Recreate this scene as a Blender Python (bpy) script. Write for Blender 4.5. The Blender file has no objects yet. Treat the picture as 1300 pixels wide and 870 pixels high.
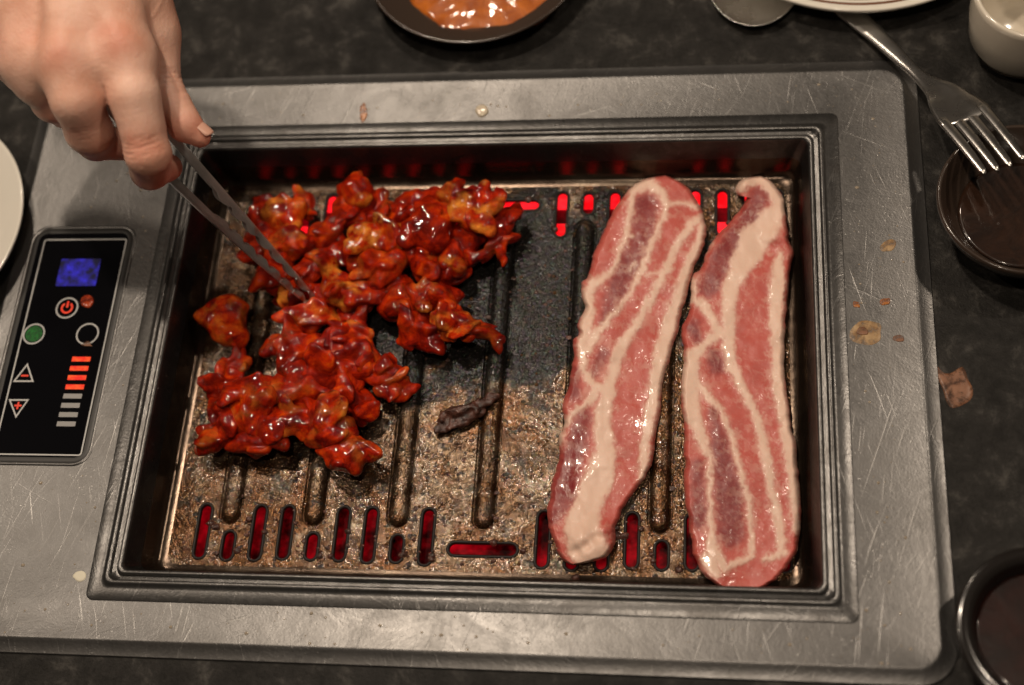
import bpy, math, random
import numpy as np
from mathutils import Matrix, Vector, Euler

random.seed(7)
rng = np.random.default_rng(7)
scn = bpy.context.scene
col = scn.collection
MM = 0.001

# ------------------------------------------------------------------ camera
CAM_LOC = np.array([0.1288, -0.3126, 0.6678])
CAM_ROT = (0.4694, 0.1342, 0.066)
LENS = 50.0
cam_d = bpy.data.cameras.new('camera')
cam = bpy.data.objects.new('camera', cam_d)
col.objects.link(cam)
cam.location = CAM_LOC
cam.rotation_euler = CAM_ROT
cam_d.lens = LENS
cam_d.sensor_width = 36.0
cam_d.shift_y = -45.0 / 1300.0
cam_d.clip_start = 0.02
cam_d.clip_end = 50
cam_d.dof.use_dof = True
cam_d.dof.focus_distance = 0.735
cam_d.dof.aperture_fstop = 3.8
scn.camera = cam

# ------------------------------------------------------------------ world and lamps
w = bpy.data.worlds.new('World')
scn.world = w
w.use_nodes = True
w.node_tree.nodes['Background'].inputs[0].default_value = (1.0, 0.80, 0.62, 1)
w.node_tree.nodes['Background'].inputs[1].default_value = 0.028


def lamp(name, loc, target, power, size, colr):
    d = bpy.data.lights.new(name, 'AREA')
    d.shape = 'DISK'
    d.size = size
    d.energy = power
    d.color = colr
    o = bpy.data.objects.new(name, d)
    col.objects.link(o)
    o.location = loc
    v = Vector(target) - Vector(loc)
    o.rotation_euler = v.to_track_quat('-Z', 'Y').to_euler()
    return o


WARM = (1.0, 0.83, 0.66)
lamp('pendant_lamp_over_pan', (-0.25, 0.36, 1.25), (0, 0, 0), 7.2, 0.06, WARM)
lamp('pendant_lamp_near', (0.10, -0.32, 1.35), (0, 0, 0), 4.0, 0.06, WARM)
lamp('pendant_lamp_left', (-0.95, 0.20, 1.10), (0, 0, 0), 3.2, 0.06, WARM)
lamp('pendant_lamp_far', (-0.35, 0.95, 1.20), (0, 0, 0), 4.0, 0.06, WARM)
lamp('pendant_lamp_right', (0.85, 0.40, 1.15), (0.05, 0, 0), 4.0, 0.06, WARM)

scn.view_settings.view_transform = 'Standard'
scn.view_settings.look = 'None'
scn.view_settings.exposure = 0.0
scn.view_settings.gamma = 1.0
scn.view_settings.use_curve_mapping = False
scn.cycles.sample_clamp_indirect = 4.0
scn.cycles.sample_clamp_direct = 40.0

# ------------------------------------------------------------------ measuring helper: sight line meets a level plane of the place
ROT = np.array(Euler(CAM_ROT, 'XYZ').to_matrix())
FPX = LENS / 36.0 * 1300.0


def W(x, y, z=0.0):
    """point of the level plane z (millimetres) measured at picture position x, y; returns metres"""
    d = ROT @ np.array([(x - 650) / FPX, -(y - 390) / FPX, -1.0])
    t = (z * MM - CAM_LOC[2]) / d[2]
    return CAM_LOC + t * d


def Wn(P, z):
    P = np.asarray(P, float)
    z = np.broadcast_to(np.asarray(z, float), P.shape[:-1])
    d = np.stack([(P[..., 0] - 650) / FPX, -(P[..., 1] - 390) / FPX, -np.ones(P.shape[:-1])], -1) @ ROT.T
    t = (z * MM - CAM_LOC[2]) / d[..., 2]
    return CAM_LOC + t[..., None] * d


# ------------------------------------------------------------------ numpy noise
def _hash(ix, iy, iz, s):
    h = (ix.astype(np.int64) * 374761393 + iy.astype(np.int64) * 668265263 + iz.astype(np.int64) * 2147483647 + s * 974634777) & 0xffffffff
    h = ((h ^ (h >> 13)) * 1274126177) & 0xffffffff
    h = h ^ (h >> 16)
    return (h & 0xffff) / 32767.5 - 1.0


def vnoise(P, s=0):
    P = np.asarray(P, float)
    i = np.floor(P).astype(np.int64)
    f = P - i
    u = f * f * f * (f * (f * 6 - 15) + 10)
    r = 0
    for dx in (0, 1):
        wx = u[..., 0] if dx else 1 - u[..., 0]
        for dy in (0, 1):
            wy = u[..., 1] if dy else 1 - u[..., 1]
            for dz in (0, 1):
                wz = u[..., 2] if dz else 1 - u[..., 2]
                r = r + wx * wy * wz * _hash(i[..., 0] + dx, i[..., 1] + dy, i[..., 2] + dz, s)
    return r


def fbm(P, s=0, o=3):
    r = 0
    a = 1.0
    for k in range(o):
        r = r + a * vnoise(P * (2.03 ** k), s + 17 * k)
        a *= 0.5
    return r


def smin(a, b, k):
    h = np.clip(0.5 + 0.5 * (b - a) / k, 0, 1)
    return b * (1 - h) + a * h - k * h * (1 - h)


def grid_pts(lo, hi, h):
    ax = [np.arange(lo[i], hi[i] + h, h) for i in range(3)]
    return np.stack(np.meshgrid(*ax, indexing='ij'), -1).astype(np.float64)


def surface_nets(D, lo, h):
    s = D < 0
    n = np.array(D.shape) - 1
    cnt = np.zeros(n)
    acc = np.zeros(tuple(n) + (3,))

    def cr(v, o):
        return v[o[0]:o[0] + n[0], o[1]:o[1] + n[1], o[2]:o[2] + n[2]]
    for ax in range(3):
        o1, o2 = [a for a in range(3) if a != ax]
        for p in (0, 1):
            for q in (0, 1):
                a = [0, 0, 0]
                a[o1] = p
                a[o2] = q
                b = list(a)
                b[ax] = 1
                da, db = cr(D, a), cr(D, b)
                m = (da < 0) != (db < 0)
                t = np.where(m, da / np.where(m, da - db, 1), 0)
                cnt += m
                acc[..., ax] += m * t
                acc[..., o1] += m * p
                acc[..., o2] += m * q
    act = cnt > 0
    idx = -np.ones(n, int)
    idx[act] = np.arange(act.sum())
    ijk = np.argwhere(act)
    V = (ijk + acc[act] / cnt[act][:, None]) * h + np.array(lo)
    F = []
    for ax in range(3):
        o1, o2 = [(1, 2), (2, 0), (0, 1)][ax]
        sl0 = [slice(None)] * 3
        sl1 = [slice(None)] * 3
        sl0[ax] = slice(0, -1)
        sl1[ax] = slice(1, None)
        a, b = s[tuple(sl0)], s[tuple(sl1)]
        e = np.argwhere(a != b)
        ok = (e[:, o1] > 0) & (e[:, o2] > 0) & (e[:, o1] < n[o1]) & (e[:, o2] < n[o2])
        e = e[ok]
        sg = a[tuple(e.T)]
        c = []
        for (d1, d2) in ((-1, -1), (0, -1), (0, 0), (-1, 0)):
            g = e.copy()
            g[:, o1] += d1
            g[:, o2] += d2
            c.append(idx[tuple(g.T)])
        q = np.stack(c, 1)
        q[~sg] = q[~sg][:, ::-1]
        F.append(q)
    return V, np.concatenate(F)


# ------------------------------------------------------------------ object helpers
def mesh_from(name, V, F, smooth=True):
    me = bpy.data.meshes.new(name)
    V = np.asarray(V, float)
    if isinstance(F, np.ndarray):
        F = F.tolist()
    me.from_pydata([tuple(v) for v in V], [], F)
    me.update()
    if smooth:
        me.polygons.foreach_set('use_smooth', [True] * len(me.polygons))
    return me


def origin_of(o):
    r = np.zeros(3)
    while o is not None:
        r += np.array(o.location)
        o = o.parent
    return r


def put(name, V, F, mat, parent=None, smooth=True, base=None):
    """mesh object from world-space vertices; a top-level one gets its origin at its base"""
    V = np.asarray(V, float)
    if parent is None and base is None:
        base = np.array([(V[:, 0].min() + V[:, 0].max()) / 2, (V[:, 1].min() + V[:, 1].max()) / 2, V[:, 2].min()])
    if parent is not None:
        base = origin_of(parent)
    me = mesh_from(name, V - base, F, smooth)
    o = bpy.data.objects.new(name, me)
    if mat is not None:
        me.materials.append(mat)
    col.objects.link(o)
    if parent is None:
        o.location = base
    else:
        o.parent = parent
    return o


def thing(name, loc, label, cat, group=None):
    o = bpy.data.objects.new(name, None)
    o.empty_display_size = 0.02
    col.objects.link(o)
    o.location = loc
    return tag(o, label, cat, group)


def tag(o, label=None, cat=None, group=None, kind=None):
    if label:
        o['label'] = label
    if cat:
        o['category'] = cat
    if group:
        o['group'] = group
    if kind:
        o['kind'] = kind
    return o


def attr(o, name, vals):
    a = o.data.attributes.new(name, 'FLOAT', 'POINT')
    a.data.foreach_set('value', np.asarray(vals, np.float32))


def rrect(x0, x1, y0, y1, r, z, n=8):
    pts = []
    for cx, cy, a0 in ((x1 - r, y1 - r, 0), (x0 + r, y1 - r, 90), (x0 + r, y0 + r, 180), (x1 - r, y0 + r, 270)):
        for k in range(n + 1):
            a = math.radians(a0 + 90 * k / n)
            pts.append((cx + r * math.cos(a), cy + r * math.sin(a), z))
    return np.array(pts) * MM


def loops_mesh(loops, cap_first=False, cap_last=False):
    n = len(loops[0])
    V = np.concatenate(loops)
    F = []
    for k in range(len(loops) - 1):
        a, b = k * n, (k + 1) * n
        for i in range(n):
            j = (i + 1) % n
            F.append([a + i, a + j, b + j, b + i])
    if cap_first:
        F.append(list(range(n))[::-1])
    if cap_last:
        F.append(list(range((len(loops) - 1) * n, len(loops) * n)))
    return V, F


def lathe(profile, c, n=96, tilt=None):
    """profile of (radius, z) in mm around a world centre c (m)"""
    loops = []
    for r, z in profile:
        a = np.linspace(0, 2 * math.pi, n, endpoint=False)
        loops.append(np.stack([r * np.cos(a), r * np.sin(a), np.full(n, float(z))], 1) * MM)
    V, F = loops_mesh(loops, True, True)
    if tilt is not None:
        V = V @ np.array(Euler(tilt, 'XYZ').to_matrix()).T
    return V + np.asarray(c), F


def smooth_path(P, n, closed=False):
    P = np.asarray(P, float)
    m = len(P)
    out = []
    seg = m if closed else m - 1
    for i in range(seg):
        if closed:
            p0, p1, p2, p3 = P[(i - 1) % m], P[i], P[(i + 1) % m], P[(i + 2) % m]
        else:
            p0, p1, p2, p3 = P[max(i - 1, 0)], P[i], P[i + 1], P[min(i + 2, m - 1)]
        for k in range(12):
            t = k / 12
            out.append(0.5 * ((2 * p1) + (-p0 + p2) * t + (2 * p0 - 5 * p1 + 4 * p2 - p3) * t * t + (-p0 + 3 * p1 - 3 * p2 + p3) * t ** 3))
    out.append(P[0] if closed else P[-1])
    out = np.array(out)
    s = np.concatenate([[0], np.cumsum(np.linalg.norm(np.diff(out[:, :2], axis=0), axis=1))])
    u = np.linspace(0, s[-1], n + 1)[:-1] if closed else np.linspace(0, s[-1], n)
    return np.stack([np.interp(u, s, out[:, k]) for k in range(out.shape[1])], 1)


# ------------------------------------------------------------------ material helpers
class MB:
    def __init__(self, name):
        self.m = bpy.data.materials.new(name)
        self.m.use_nodes = True
        self.t = self.m.node_tree
        self.b = self.t.nodes['Principled BSDF']
        self.co = None

    def n(self, kind, **kw):
        x = self.t.nodes.new(kind)
        for k, v in kw.items():
            setattr(x, k, v)
        return x

    def link(self, a, b):
        self.t.links.new(a, b)

    def coord(self, scale=(1, 1, 1), rot=(0, 0, 0)):
        if self.co is None:
            self.co = self.n('ShaderNodeTexCoord')
        src = self.co.outputs['Object']
        for key, val in (('Rotation', rot), ('Scale', scale)):
            mp = self.n('ShaderNodeMapping')
            mp.inputs[key].default_value = val
            self.link(src, mp.inputs[0])
            src = mp.outputs[0]
        return src

    def noise(self, scale, detail=4, rough=0.55, vec=None, dist=0.0):
        x = self.n('ShaderNodeTexNoise')
        x.inputs['Scale'].default_value = scale
        x.inputs['Detail'].default_value = detail
        x.inputs['Roughness'].default_value = rough
        x.inputs['Distortion'].default_value = dist
        self.link(vec if vec is not None else self.coord(), x.inputs['Vector'])
        return x.outputs['Fac']

    def vor(self, scale, vec=None, feature='F1', out='Distance', rnd=1.0):
        x = self.n('ShaderNodeTexVoronoi', feature=feature)
        x.inputs['Scale'].default_value = scale
        x.inputs['Randomness'].default_value = rnd
        self.link(vec if vec is not None else self.coord(), x.inputs['Vector'])
        return x.outputs[out]

    def ramp(self, f, stops):
        x = self.n('ShaderNodeValToRGB')
        e = x.color_ramp.elements
        while len(e) > 1:
            e.remove(e[-1])
        for i, (p, c) in enumerate(stops):
            q = e[0] if i == 0 else e.new(p)
            q.position = p
            if not isinstance(c, (tuple, list)):
                c = (c, c, c)
            q.color = (*c, 1)
        self.link(f, x.inputs[0])
        return x.outputs[0]

    def mix(self, f, a, b, mode='MIX'):
        x = self.n('ShaderNodeMix', data_type='RGBA', blend_type=mode)
        for sock, v in ((x.inputs['Factor'], f), (x.inputs[6], a), (x.inputs[7], b)):
            if hasattr(v, 'is_linked'):
                self.link(v, sock)
            elif isinstance(v, (tuple, list)):
                sock.default_value = (*v, 1)
            else:
                sock.default_value = v
        return x.outputs[2]

    def math(self, op, a, b=0.0, clamp=False):
        x = self.n('ShaderNodeMath', operation=op, use_clamp=clamp)
        for s, v in ((x.inputs[0], a), (x.inputs[1], b)):
            if hasattr(v, 'is_linked'):
                self.link(v, s)
            else:
                s.default_value = v
        return x.outputs[0]

    def attr(self, name):
        x = self.n('ShaderNodeAttribute', attribute_name=name)
        return x.outputs['Fac']

    def objrand(self):
        return self.n('ShaderNodeObjectInfo').outputs['Random']

    def set(self, **kw):
        for k, v in kw.items():
            s = self.b.inputs[k.replace('_', ' ')]
            if hasattr(v, 'is_linked'):
                self.link(v, s)
            elif isinstance(v, (tuple, list)) and len(v) == 3 and s.type == 'RGBA':
                s.default_value = (*v, 1)
            else:
                s.default_value = v
        return self

    def bump(self, hgt, strength, dist=0.001, prev=None, to='both'):
        x = self.n('ShaderNodeBump')
        x.inputs['Strength'].default_value = strength
        x.inputs['Distance'].default_value = dist
        self.link(hgt, x.inputs['Height'])
        if prev is not None:
            self.link(prev, x.inputs['Normal'])
        if to != 'coat':
            self.link(x.outputs[0], self.b.inputs['Normal'])
        if to != 'base':
            self.link(x.outputs[0], self.b.inputs['Coat Normal'])
        return x.outputs[0]


def simple(name, colr, rough=0.5, metal=0.0, coat=0.0, spec=0.5, emit=None, es=0.0):
    b = MB(name)
    b.set(Base_Color=colr, Roughness=rough, Metallic=metal, Coat_Weight=coat, Specular_IOR_Level=spec)
    if emit:
        b.set(Emission_Color=emit, Emission_Strength=es)
    return b.m


# ---- steel of the surround: brushed, scratched, smeared
def steel_mat(name, tint=0.17, rough=0.30, scratch=0.5, grime=0.35, specks=1.0):
    b = MB(name)
    cl = b.noise(14, 5, 0.6)
    fine = b.noise(480, 4, 0.7)
    sm = b.noise(38, 6, 0.7, dist=1.0)
    c = b.ramp(cl, [(0.3, (tint * 0.75, tint * 0.73, tint * 0.71)), (0.7, (tint, tint * 0.98, tint * 0.96))])
    gm = b.math('MULTIPLY', b.ramp(sm, [(0.46, 0.0), (0.70, 1.0)]), grime)
    c = b.mix(gm, c, (tint * 0.42, tint * 0.39, tint * 0.36))
    lines = None
    for k, (sc, ang, th) in enumerate(((300, 0.35, .66), (380, -0.30, .67), (330, 1.25, .69), (420, 0.12, .66), (300, -1.1, .70), (360, 0.62, .68))):
        n = b.noise(sc, 2, 0.5, b.coord((1.8, 0.05, 1), (0, 0, ang)), 0.3)
        n = b.ramp(n, [(th, 0.0), (th + 0.10, 1.0)])
        lines = n if lines is None else b.math('MAXIMUM', lines, n)
    dots = b.ramp(b.vor(400), [(0.0, 1.0), (0.22, 0.0)])
    dm = b.ramp(b.noise(30, 4, 0.6), [(0.46, 0.0), (0.60, 1.0)])
    dots = b.math('MULTIPLY', dots, dm)
    c = b.mix(b.math('MULTIPLY', dots, 0.55), c, (tint * 1.9, tint * 1.85, tint * 1.75))
    c = b.mix(b.math('MULTIPLY', lines, 0.5), c, (tint * 1.5, tint * 1.47, tint * 1.42))
    b.set(Base_Color=c, Metallic=0.88)
    r = b.math('ADD', b.math('MULTIPLY', sm, 0.30), rough - 0.14)
    r = b.math('ADD', r, b.math('MULTIPLY', fine, 0.14))
    b.set(Roughness=r)
    p = b.bump(lines, scratch * 0.6, 0.0002)
    p = b.bump(dots, 0.25 * specks, 0.0004, p)
    p = b.bump(sm, 0.10, 0.0025, p)
    p = b.bump(b.noise(1000, 1, 0.5), 0.12, 0.0005, p)
    b.bump(fine, 0.08, 0.0005, p)
    return b.m


M = {}
M['steel'] = steel_mat('brushed_steel')
M['rim_steel'] = steel_mat('greasy_rim_steel', 0.135, 0.24, 0.3, 0.8, 0.5)


def table_mat():
    b = MB('dark_mottled_stone')
    a = b.noise(55, 8, 0.72, dist=0.3)
    f = b.noise(480, 4, 0.7)
    c = b.ramp(a, [(0.40, (0.004, 0.0038, 0.0035)), (0.54, (0.014, 0.013, 0.012)), (0.70, (0.075, 0.070, 0.063))])
    c = b.mix(b.math('MULTIPLY', f, 0.4), c, (0.03, 0.027, 0.023))
    b.set(Base_Color=c, Roughness=b.ramp(a, [(0.3, 0.62), (0.7, 0.42)]), Specular_IOR_Level=0.15)
    p = b.bump(f, 0.6, 0.0009)
    b.bump(a, 0.3, 0.0015, p)
    return b.m


M['table'] = table_mat()


def pan_mat(name, floor=True):
    b = MB(name)
    big = b.noise(26, 6, 0.65, dist=0.8)
    med = b.noise(95, 5, 0.65)
    fine = b.noise(520, 4, 0.7)
    spk = b.vor(240)
    if floor:
        steel = b.ramp(med, [(0.32, (0.025, 0.012, 0.006)), (0.45, (0.07, 0.040, 0.021)), (0.58, (0.15, 0.105, 0.070)), (0.75, (0.28, 0.235, 0.19))])
        brown = b.ramp(med, [(0.3, (0.03, 0.012, 0.005)), (0.7, (0.15, 0.065, 0.022))])
        c = b.mix(b.ramp(big, [(0.46, 0.0), (0.60, 0.85)]), steel, brown)
        # burnt black crust: spreads over the middle of the pan, thins out to the edges
        g = b.n('ShaderNodeSeparateXYZ')
        b.link(b.coord(), g.inputs[0])
        dx = b.math('MULTIPLY', b.math('SUBTRACT', g.outputs[0], 0.005), 1 / 0.125)
        dy = b.math('MULTIPLY', b.math('SUBTRACT', g.outputs[1], 0.048), 1 / 0.068)
        dd = b.math('SQRT', b.math('ADD', b.math('MULTIPLY', dx, dx), b.math('MULTIPLY', dy, dy)))
        wob = b.noise(34, 6, 0.7, dist=0.5)
        dd = b.math('ADD', dd, b.math('MULTIPLY', b.math('SUBTRACT', wob, 0.5), 1.7))
        crust = b.ramp(dd, [(0.86, 1.0), (1.22, 0.0)])
        spots = b.math('MAXIMUM', b.ramp(b.noise(170, 4, 0.7), [(0.58, 0.0), (0.63, 1.0)]), b.ramp(b.noise(48, 6, 0.75), [(0.56, 0.0), (0.62, 0.85)]))
        crust = b.math('MAXIMUM', crust, b.math('MULTIPLY', spots, 0.9))
        blk = b.ramp(fine, [(0.3, (0.004, 0.0036, 0.003)), (0.75, (0.020, 0.018, 0.016))])
        c = b.mix(crust, c, blk)
        met = b.math('MULTIPLY', b.math('SUBTRACT', 1.0, crust), 0.75)
        b.set(Base_Color=c, Metallic=met, Roughness=b.ramp(med, [(0.3, 0.18), (0.7, 0.32)]))
        cell = b.vor(900, out='Color')
        b.set(Coat_Weight=b.math('MULTIPLY', b.ramp(b.noise(40, 4, 0.6), [(0.35, 0.10), (0.65, 0.6)]), b.math('SUBTRACT', 1.0, b.math('MULTIPLY', crust, 0.78))), Coat_Roughness=0.07, Specular_IOR_Level=0.22, Coat_Tint=b.mix(0.35, (1, 1, 1), cell), Specular_Tint=b.mix(0.55, (1, 1, 1), cell))
        p = b.bump(b.noise(520, 2, 0.55), 0.28, 0.0012)
        dome = b.ramp(b.vor(700), [(0, 1.0), (0.6, 0.0)])
        p = b.bump(dome, 0.25, 0.0010, p)
        p = b.bump(med, 0.45, 0.002, p)
        b.bump(b.noise(480, 1.5, 0.5), 0.5, 0.0013, to='coat')
    else:
        c = b.ramp(big, [(0.3, (0.03, 0.02, 0.014)), (0.55, (0.06, 0.042, 0.03)), (0.8, (0.14, 0.11, 0.08))])
        b.set(Base_Color=c, Metallic=0.85, Roughness=b.ramp(med, [(0.3, 0.14), (0.7, 0.28)]))
        p = b.bump(fine, 0.12, 0.0008)
    return b.m


M['pan_floor'] = pan_mat('burnt_pan_floor')
M['pan_wall'] = pan_mat('dark_pan_wall', False)


def chicken_mat():
    b = MB('red_marinade_chicken')
    r = b.objrand()
    vv = b.n('ShaderNodeVectorMath', operation='ADD')
    b.link(b.coord(), vv.inputs[0])
    cmb = b.n('ShaderNodeCombineXYZ')
    for i in range(3):
        b.link(b.math('MULTIPLY', r, 3.7 + i), cmb.inputs[i])
    b.link(cmb.outputs[0], vv.inputs[1])
    v = vv.outputs[0]
    a = b.noise(85, 5, 0.65, v, 0.8)
    d = b.noise(160, 4, 0.6, v, 1.2)
    f = b.noise(520, 3, 0.6, v)
    c = b.ramp(a, [(0.30, (0.055, 0.0018, 0.0008)), (0.44, (0.21, 0.006, 0.0008)), (0.57, (0.44, 0.021, 0.001)), (0.74, (0.66, 0.095, 0.003))])
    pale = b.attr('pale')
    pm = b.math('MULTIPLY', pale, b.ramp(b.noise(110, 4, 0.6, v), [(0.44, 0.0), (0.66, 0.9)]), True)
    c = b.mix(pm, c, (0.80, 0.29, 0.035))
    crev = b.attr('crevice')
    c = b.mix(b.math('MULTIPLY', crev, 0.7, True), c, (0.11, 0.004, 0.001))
    ch = b.ramp(d, [(0.64, 0.0), (0.75, 0.5)])
    c = b.mix(ch, c, (0.06, 0.005, 0.001))
    b.set(Base_Color=c, Roughness=b.ramp(d, [(0.3, 0.3), (0.7, 0.45)]), Specular_IOR_Level=0.03,
          Coat_Weight=0.9, Coat_Roughness=0.05)
    p = b.bump(d, 0.36, 0.0022)
    dome = b.ramp(b.vor(420, v), [(0, 1.0), (0.55, 0.0)])
    p = b.bump(dome, 0.22, 0.0008, p)
    b.bump(f, 0.22, 0.0010, p)
    b.bump(b.noise(380, 1, 0.5, v, 0.2), 0.30, 0.0013, to='coat')
    return b.m


M['chicken'] = chicken_mat()


def pork_mat():
    b = MB('raw_pork_belly')
    fat, dark, wet = b.attr('fat'), b.attr('dark'), b.attr('wet')
    gr = b.noise(200, 5, 0.65, None, 0.8)
    fib = b.noise(520, 3, 0.6)
    lean = b.mix(dark, (0.48, 0.090, 0.070), (0.20, 0.020, 0.022))
    lean = b.mix(b.ramp(gr, [(0.56, 0.0), (0.80, 0.30)]), lean, (0.74, 0.36, 0.27))
    lean = b.mix(b.ramp(fib, [(0.35, 0.18), (0.6, 0.0)]), lean, (0.44, 0.09, 0.07))
    fatc = b.mix(b.noise(90, 4, 0.6), (0.68, 0.45, 0.35), (0.75, 0.54, 0.43))
    c = b.mix(fat, lean, fatc)
    b.set(Base_Color=c, Roughness=b.math('SUBTRACT', b.math('ADD', b.math('MULTIPLY', gr, 0.25), 0.33), b.math('MULTIPLY', wet, 0.2)),
          Subsurface_Weight=0.10, Subsurface_Radius=(0.004, 0.0015, 0.001), Subsurface_Scale=0.4, Specular_IOR_Level=0.45, Coat_Weight=b.math('ADD', b.math('MULTIPLY', wet, 0.75), 0.04), Coat_Roughness=0.10)
    b.bump(b.noise(150, 1.5, 0.5), 0.24, 0.0018, to='coat')
    p = b.bump(gr, 0.16, 0.0010, to='base')
    b.bump(fib, 0.15, 0.0006, p, to='base')
    return b.m


M['pork'] = pork_mat()


def skin_mat():
    b = MB('skin')
    red = b.attr('red')
    a = b.noise(28, 4, 0.6)
    f = b.noise(700, 3, 0.6)
    v = b.vor(620)
    c = b.mix(b.ramp(a, [(.35, 0.0), (.65, 1.0)]), (0.60, 0.31, 0.215), (0.74, 0.465, 0.36))
    c = b.mix(b.math('MULTIPLY', red, 0.75, True), c, (0.55, 0.165, 0.10))
    b.set(Base_Color=c, Roughness=0.50, Subsurface_Weight=0.15, Subsurface_Radius=(0.010, 0.004, 0.002), Subsurface_Scale=0.6, Specular_IOR_Level=0.4)
    p = b.bump(v, 0.14, 0.0007)
    b.bump(f, 0.12, 0.0007, p)
    return b.m


M['skin'] = skin_mat()
M['nail'] = simple('fingernail', (0.66, 0.37, 0.275), 0.3, 0, 0.15)


def ceramic(name, c, rough=0.16):
    b = MB(name)
    n = b.noise(40, 4)
    b.set(Base_Color=b.mix(n, tuple(x * 0.92 for x in c), c), Roughness=rough, Coat_Weight=0.4, Coat_Roughness=0.08)
    b.bump(b.noise(60, 2), 0.04, 0.002)
    return b.m


M['white_china'] = ceramic('white_china', (0.74, 0.70, 0.62))
M['cream_china'] = ceramic('cream_china', (0.66, 0.60, 0.50))
M['brown_ring'] = simple('brown_glaze_ring', (0.16, 0.07, 0.04), 0.25)
M['dark_dish'] = ceramic('dark_brown_glaze', (0.040, 0.027, 0.020), 0.22)
M['black_dish'] = ceramic('black_glaze', (0.012, 0.010, 0.009), 0.18)


def sauce_mat(name, c1, c2, rough=0.14, chunk=0.6):
    b = MB(name)
    a = b.noise(70, 6, 0.7, dist=0.7)
    b.set(Base_Color=b.ramp(a, [(0.35, c1), (0.65, c2)]), Roughness=rough + 0.2, Specular_IOR_Level=0.2, Coat_Weight=0.7, Coat_Roughness=0.06)
    p = b.bump(a, chunk, 0.003)
    b.bump(b.noise(330, 3), 0.3 * chunk, 0.0012, p)
    b.bump(b.noise(230, 1), 0.35 * chunk, 0.0016, to='coat')
    return b.m


M['orange_sauce'] = sauce_mat('orange_dipping_sauce', (0.26, 0.052, 0.004), (0.48, 0.125, 0.008), 0.14, 0.3)
M['dark_sauce'] = sauce_mat('dark_brown_sauce', (0.012, 0.006, 0.004), (0.03, 0.013, 0.007), 0.1, 0.08)
M['red_soup'] = sauce_mat('dark_red_soup', (0.008, 0.003, 0.002), (0.022, 0.005, 0.003), 0.15, 0.1)


def polished(name, tint=0.62, rough=0.20):
    b = MB(name)
    n = b.noise(60, 4, 0.6)
    s = b.noise(700, 2, 0.6, b.coord((1, 0.1, 1), (0, 0, 0.7)))
    b.set(Base_Color=b.ramp(n, [(0.3, (tint * .82, tint * .79, tint * .75)), (0.7, (tint, tint * .97, tint * .93))]), Metallic=1.0,
          Roughness=b.math('ADD', b.math('MULTIPLY', n, 0.14), rough - 0.06))
    b.bump(s, 0.12, 0.0003)
    return b.m


M['cutlery'] = polished('cutlery_steel', 0.62, 0.27)
M['tongs'] = polished('tongs_steel', 0.85, 0.36)
tb = M['tongs'].node_tree
ta = tb.nodes.new('ShaderNodeAttribute')
ta.attribute_name = 'sauce'
tsh = tb.nodes.new('ShaderNodeBsdfPrincipled')
tsh.inputs['Base Color'].default_value = (0.16, 0.018, 0.004, 1)
tsh.inputs['Roughness'].default_value = 0.15
tmx = tb.nodes.new('ShaderNodeMixShader')
tb.links.new(ta.outputs['Fac'], tmx.inputs[0])
tb.links.new(tb.nodes['Principled BSDF'].outputs[0], tmx.inputs[1])
tb.links.new(tsh.outputs[0], tmx.inputs[2])
tb.links.new(tmx.outputs[0], tb.nodes['Material Output'].inputs[0])
M['glass_black'] = simple('black_panel_glass', (0.003, 0.003, 0.004), 0.06, 0, 0.0, 0.35)
M['gasket'] = simple('black_rubber', (0.010, 0.009, 0.008), 0.45)
M['print_grey'] = simple('grey_print', (0.42, 0.42, 0.41), 0.45)
M['print_dim'] = simple('dim_print', (0.24, 0.235, 0.23), 0.45)


def glow(name, c1, c2, s1, s2, scale=120):
    b = MB(name)
    a = b.noise(scale, 4, 0.6)
    b.set(Base_Color=(0.01, 0.01, 0.01), Roughness=0.35, Specular_IOR_Level=0.2, Emission_Color=b.ramp(a, [(0.38, c1), (0.66, c2)]),
          Emission_Strength=b.math('ADD', b.math('MULTIPLY', a, s2 - s1), s1))
    return b.m


M['lit_red'] = glow('lit_red_segment', (1.0, 0.015, 0.004), (1.0, 0.10, 0.012), 0.7, 1.2, 300)
M['lit_symbol'] = glow('lit_red_symbol', (1.0, 0.03, 0.01), (1.0, 0.08, 0.03), 0.6, 0.9, 300)
M['lit_blue'] = glow('lit_blue_display', (0.004, 0.003, 0.05), (0.03, 0.02, 0.60), 0.05, 1.2, 150)
M['lit_green'] = glow('lit_green_button', (0.0, 0.05, 0.004), (0.004, 0.17, 0.012), 0.4, 0.9, 900)
M['heater'] = glow('glowing_heater_tube', (0.9, 0.002, 0.006), (1.0, 0.02, 0.03), 0.6, 2.4, 60)
M['heater_bed'] = glow('glowing_heater_bed', (0.16, 0.0, 0.003), (0.6, 0.002, 0.010), -0.55, 1.15, 60)
M['dark_metal'] = simple('dark_housing', (0.02, 0.018, 0.016), 0.4, 0.8)


def char_mat():
    b = MB('charred_crust')
    a = b.noise(190, 5, 0.7)
    b.set(Base_Color=b.ramp(a, [(0.35, (0.016, 0.007, 0.005)), (0.55, (0.08, 0.028, 0.018)), (0.75, (0.20, 0.085, 0.058))]), Roughness=0.4, Coat_Weight=0.3, Coat_Roughness=0.1)
    p = b.bump(a, 0.7, 0.002)
    b.bump(b.noise(600, 3), 0.4, 0.001, p)
    return b.m


M['char'] = char_mat()
M['burnt'] = simple('burnt_black_lip', (0.008, 0.006, 0.005), 0.5, 0, 0, 0.25)
M['grease'] = simple('brown_grease', (0.09, 0.045, 0.018), 0.06, 0, 0.6, 0.6)
M['spatter'] = simple('pale_fat_drops', (0.30, 0.25, 0.19), 0.10, 0, 0.8, 0.6)
M['flake'] = simple('black_flake', (0.010, 0.008, 0.006), 0.35)


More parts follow.
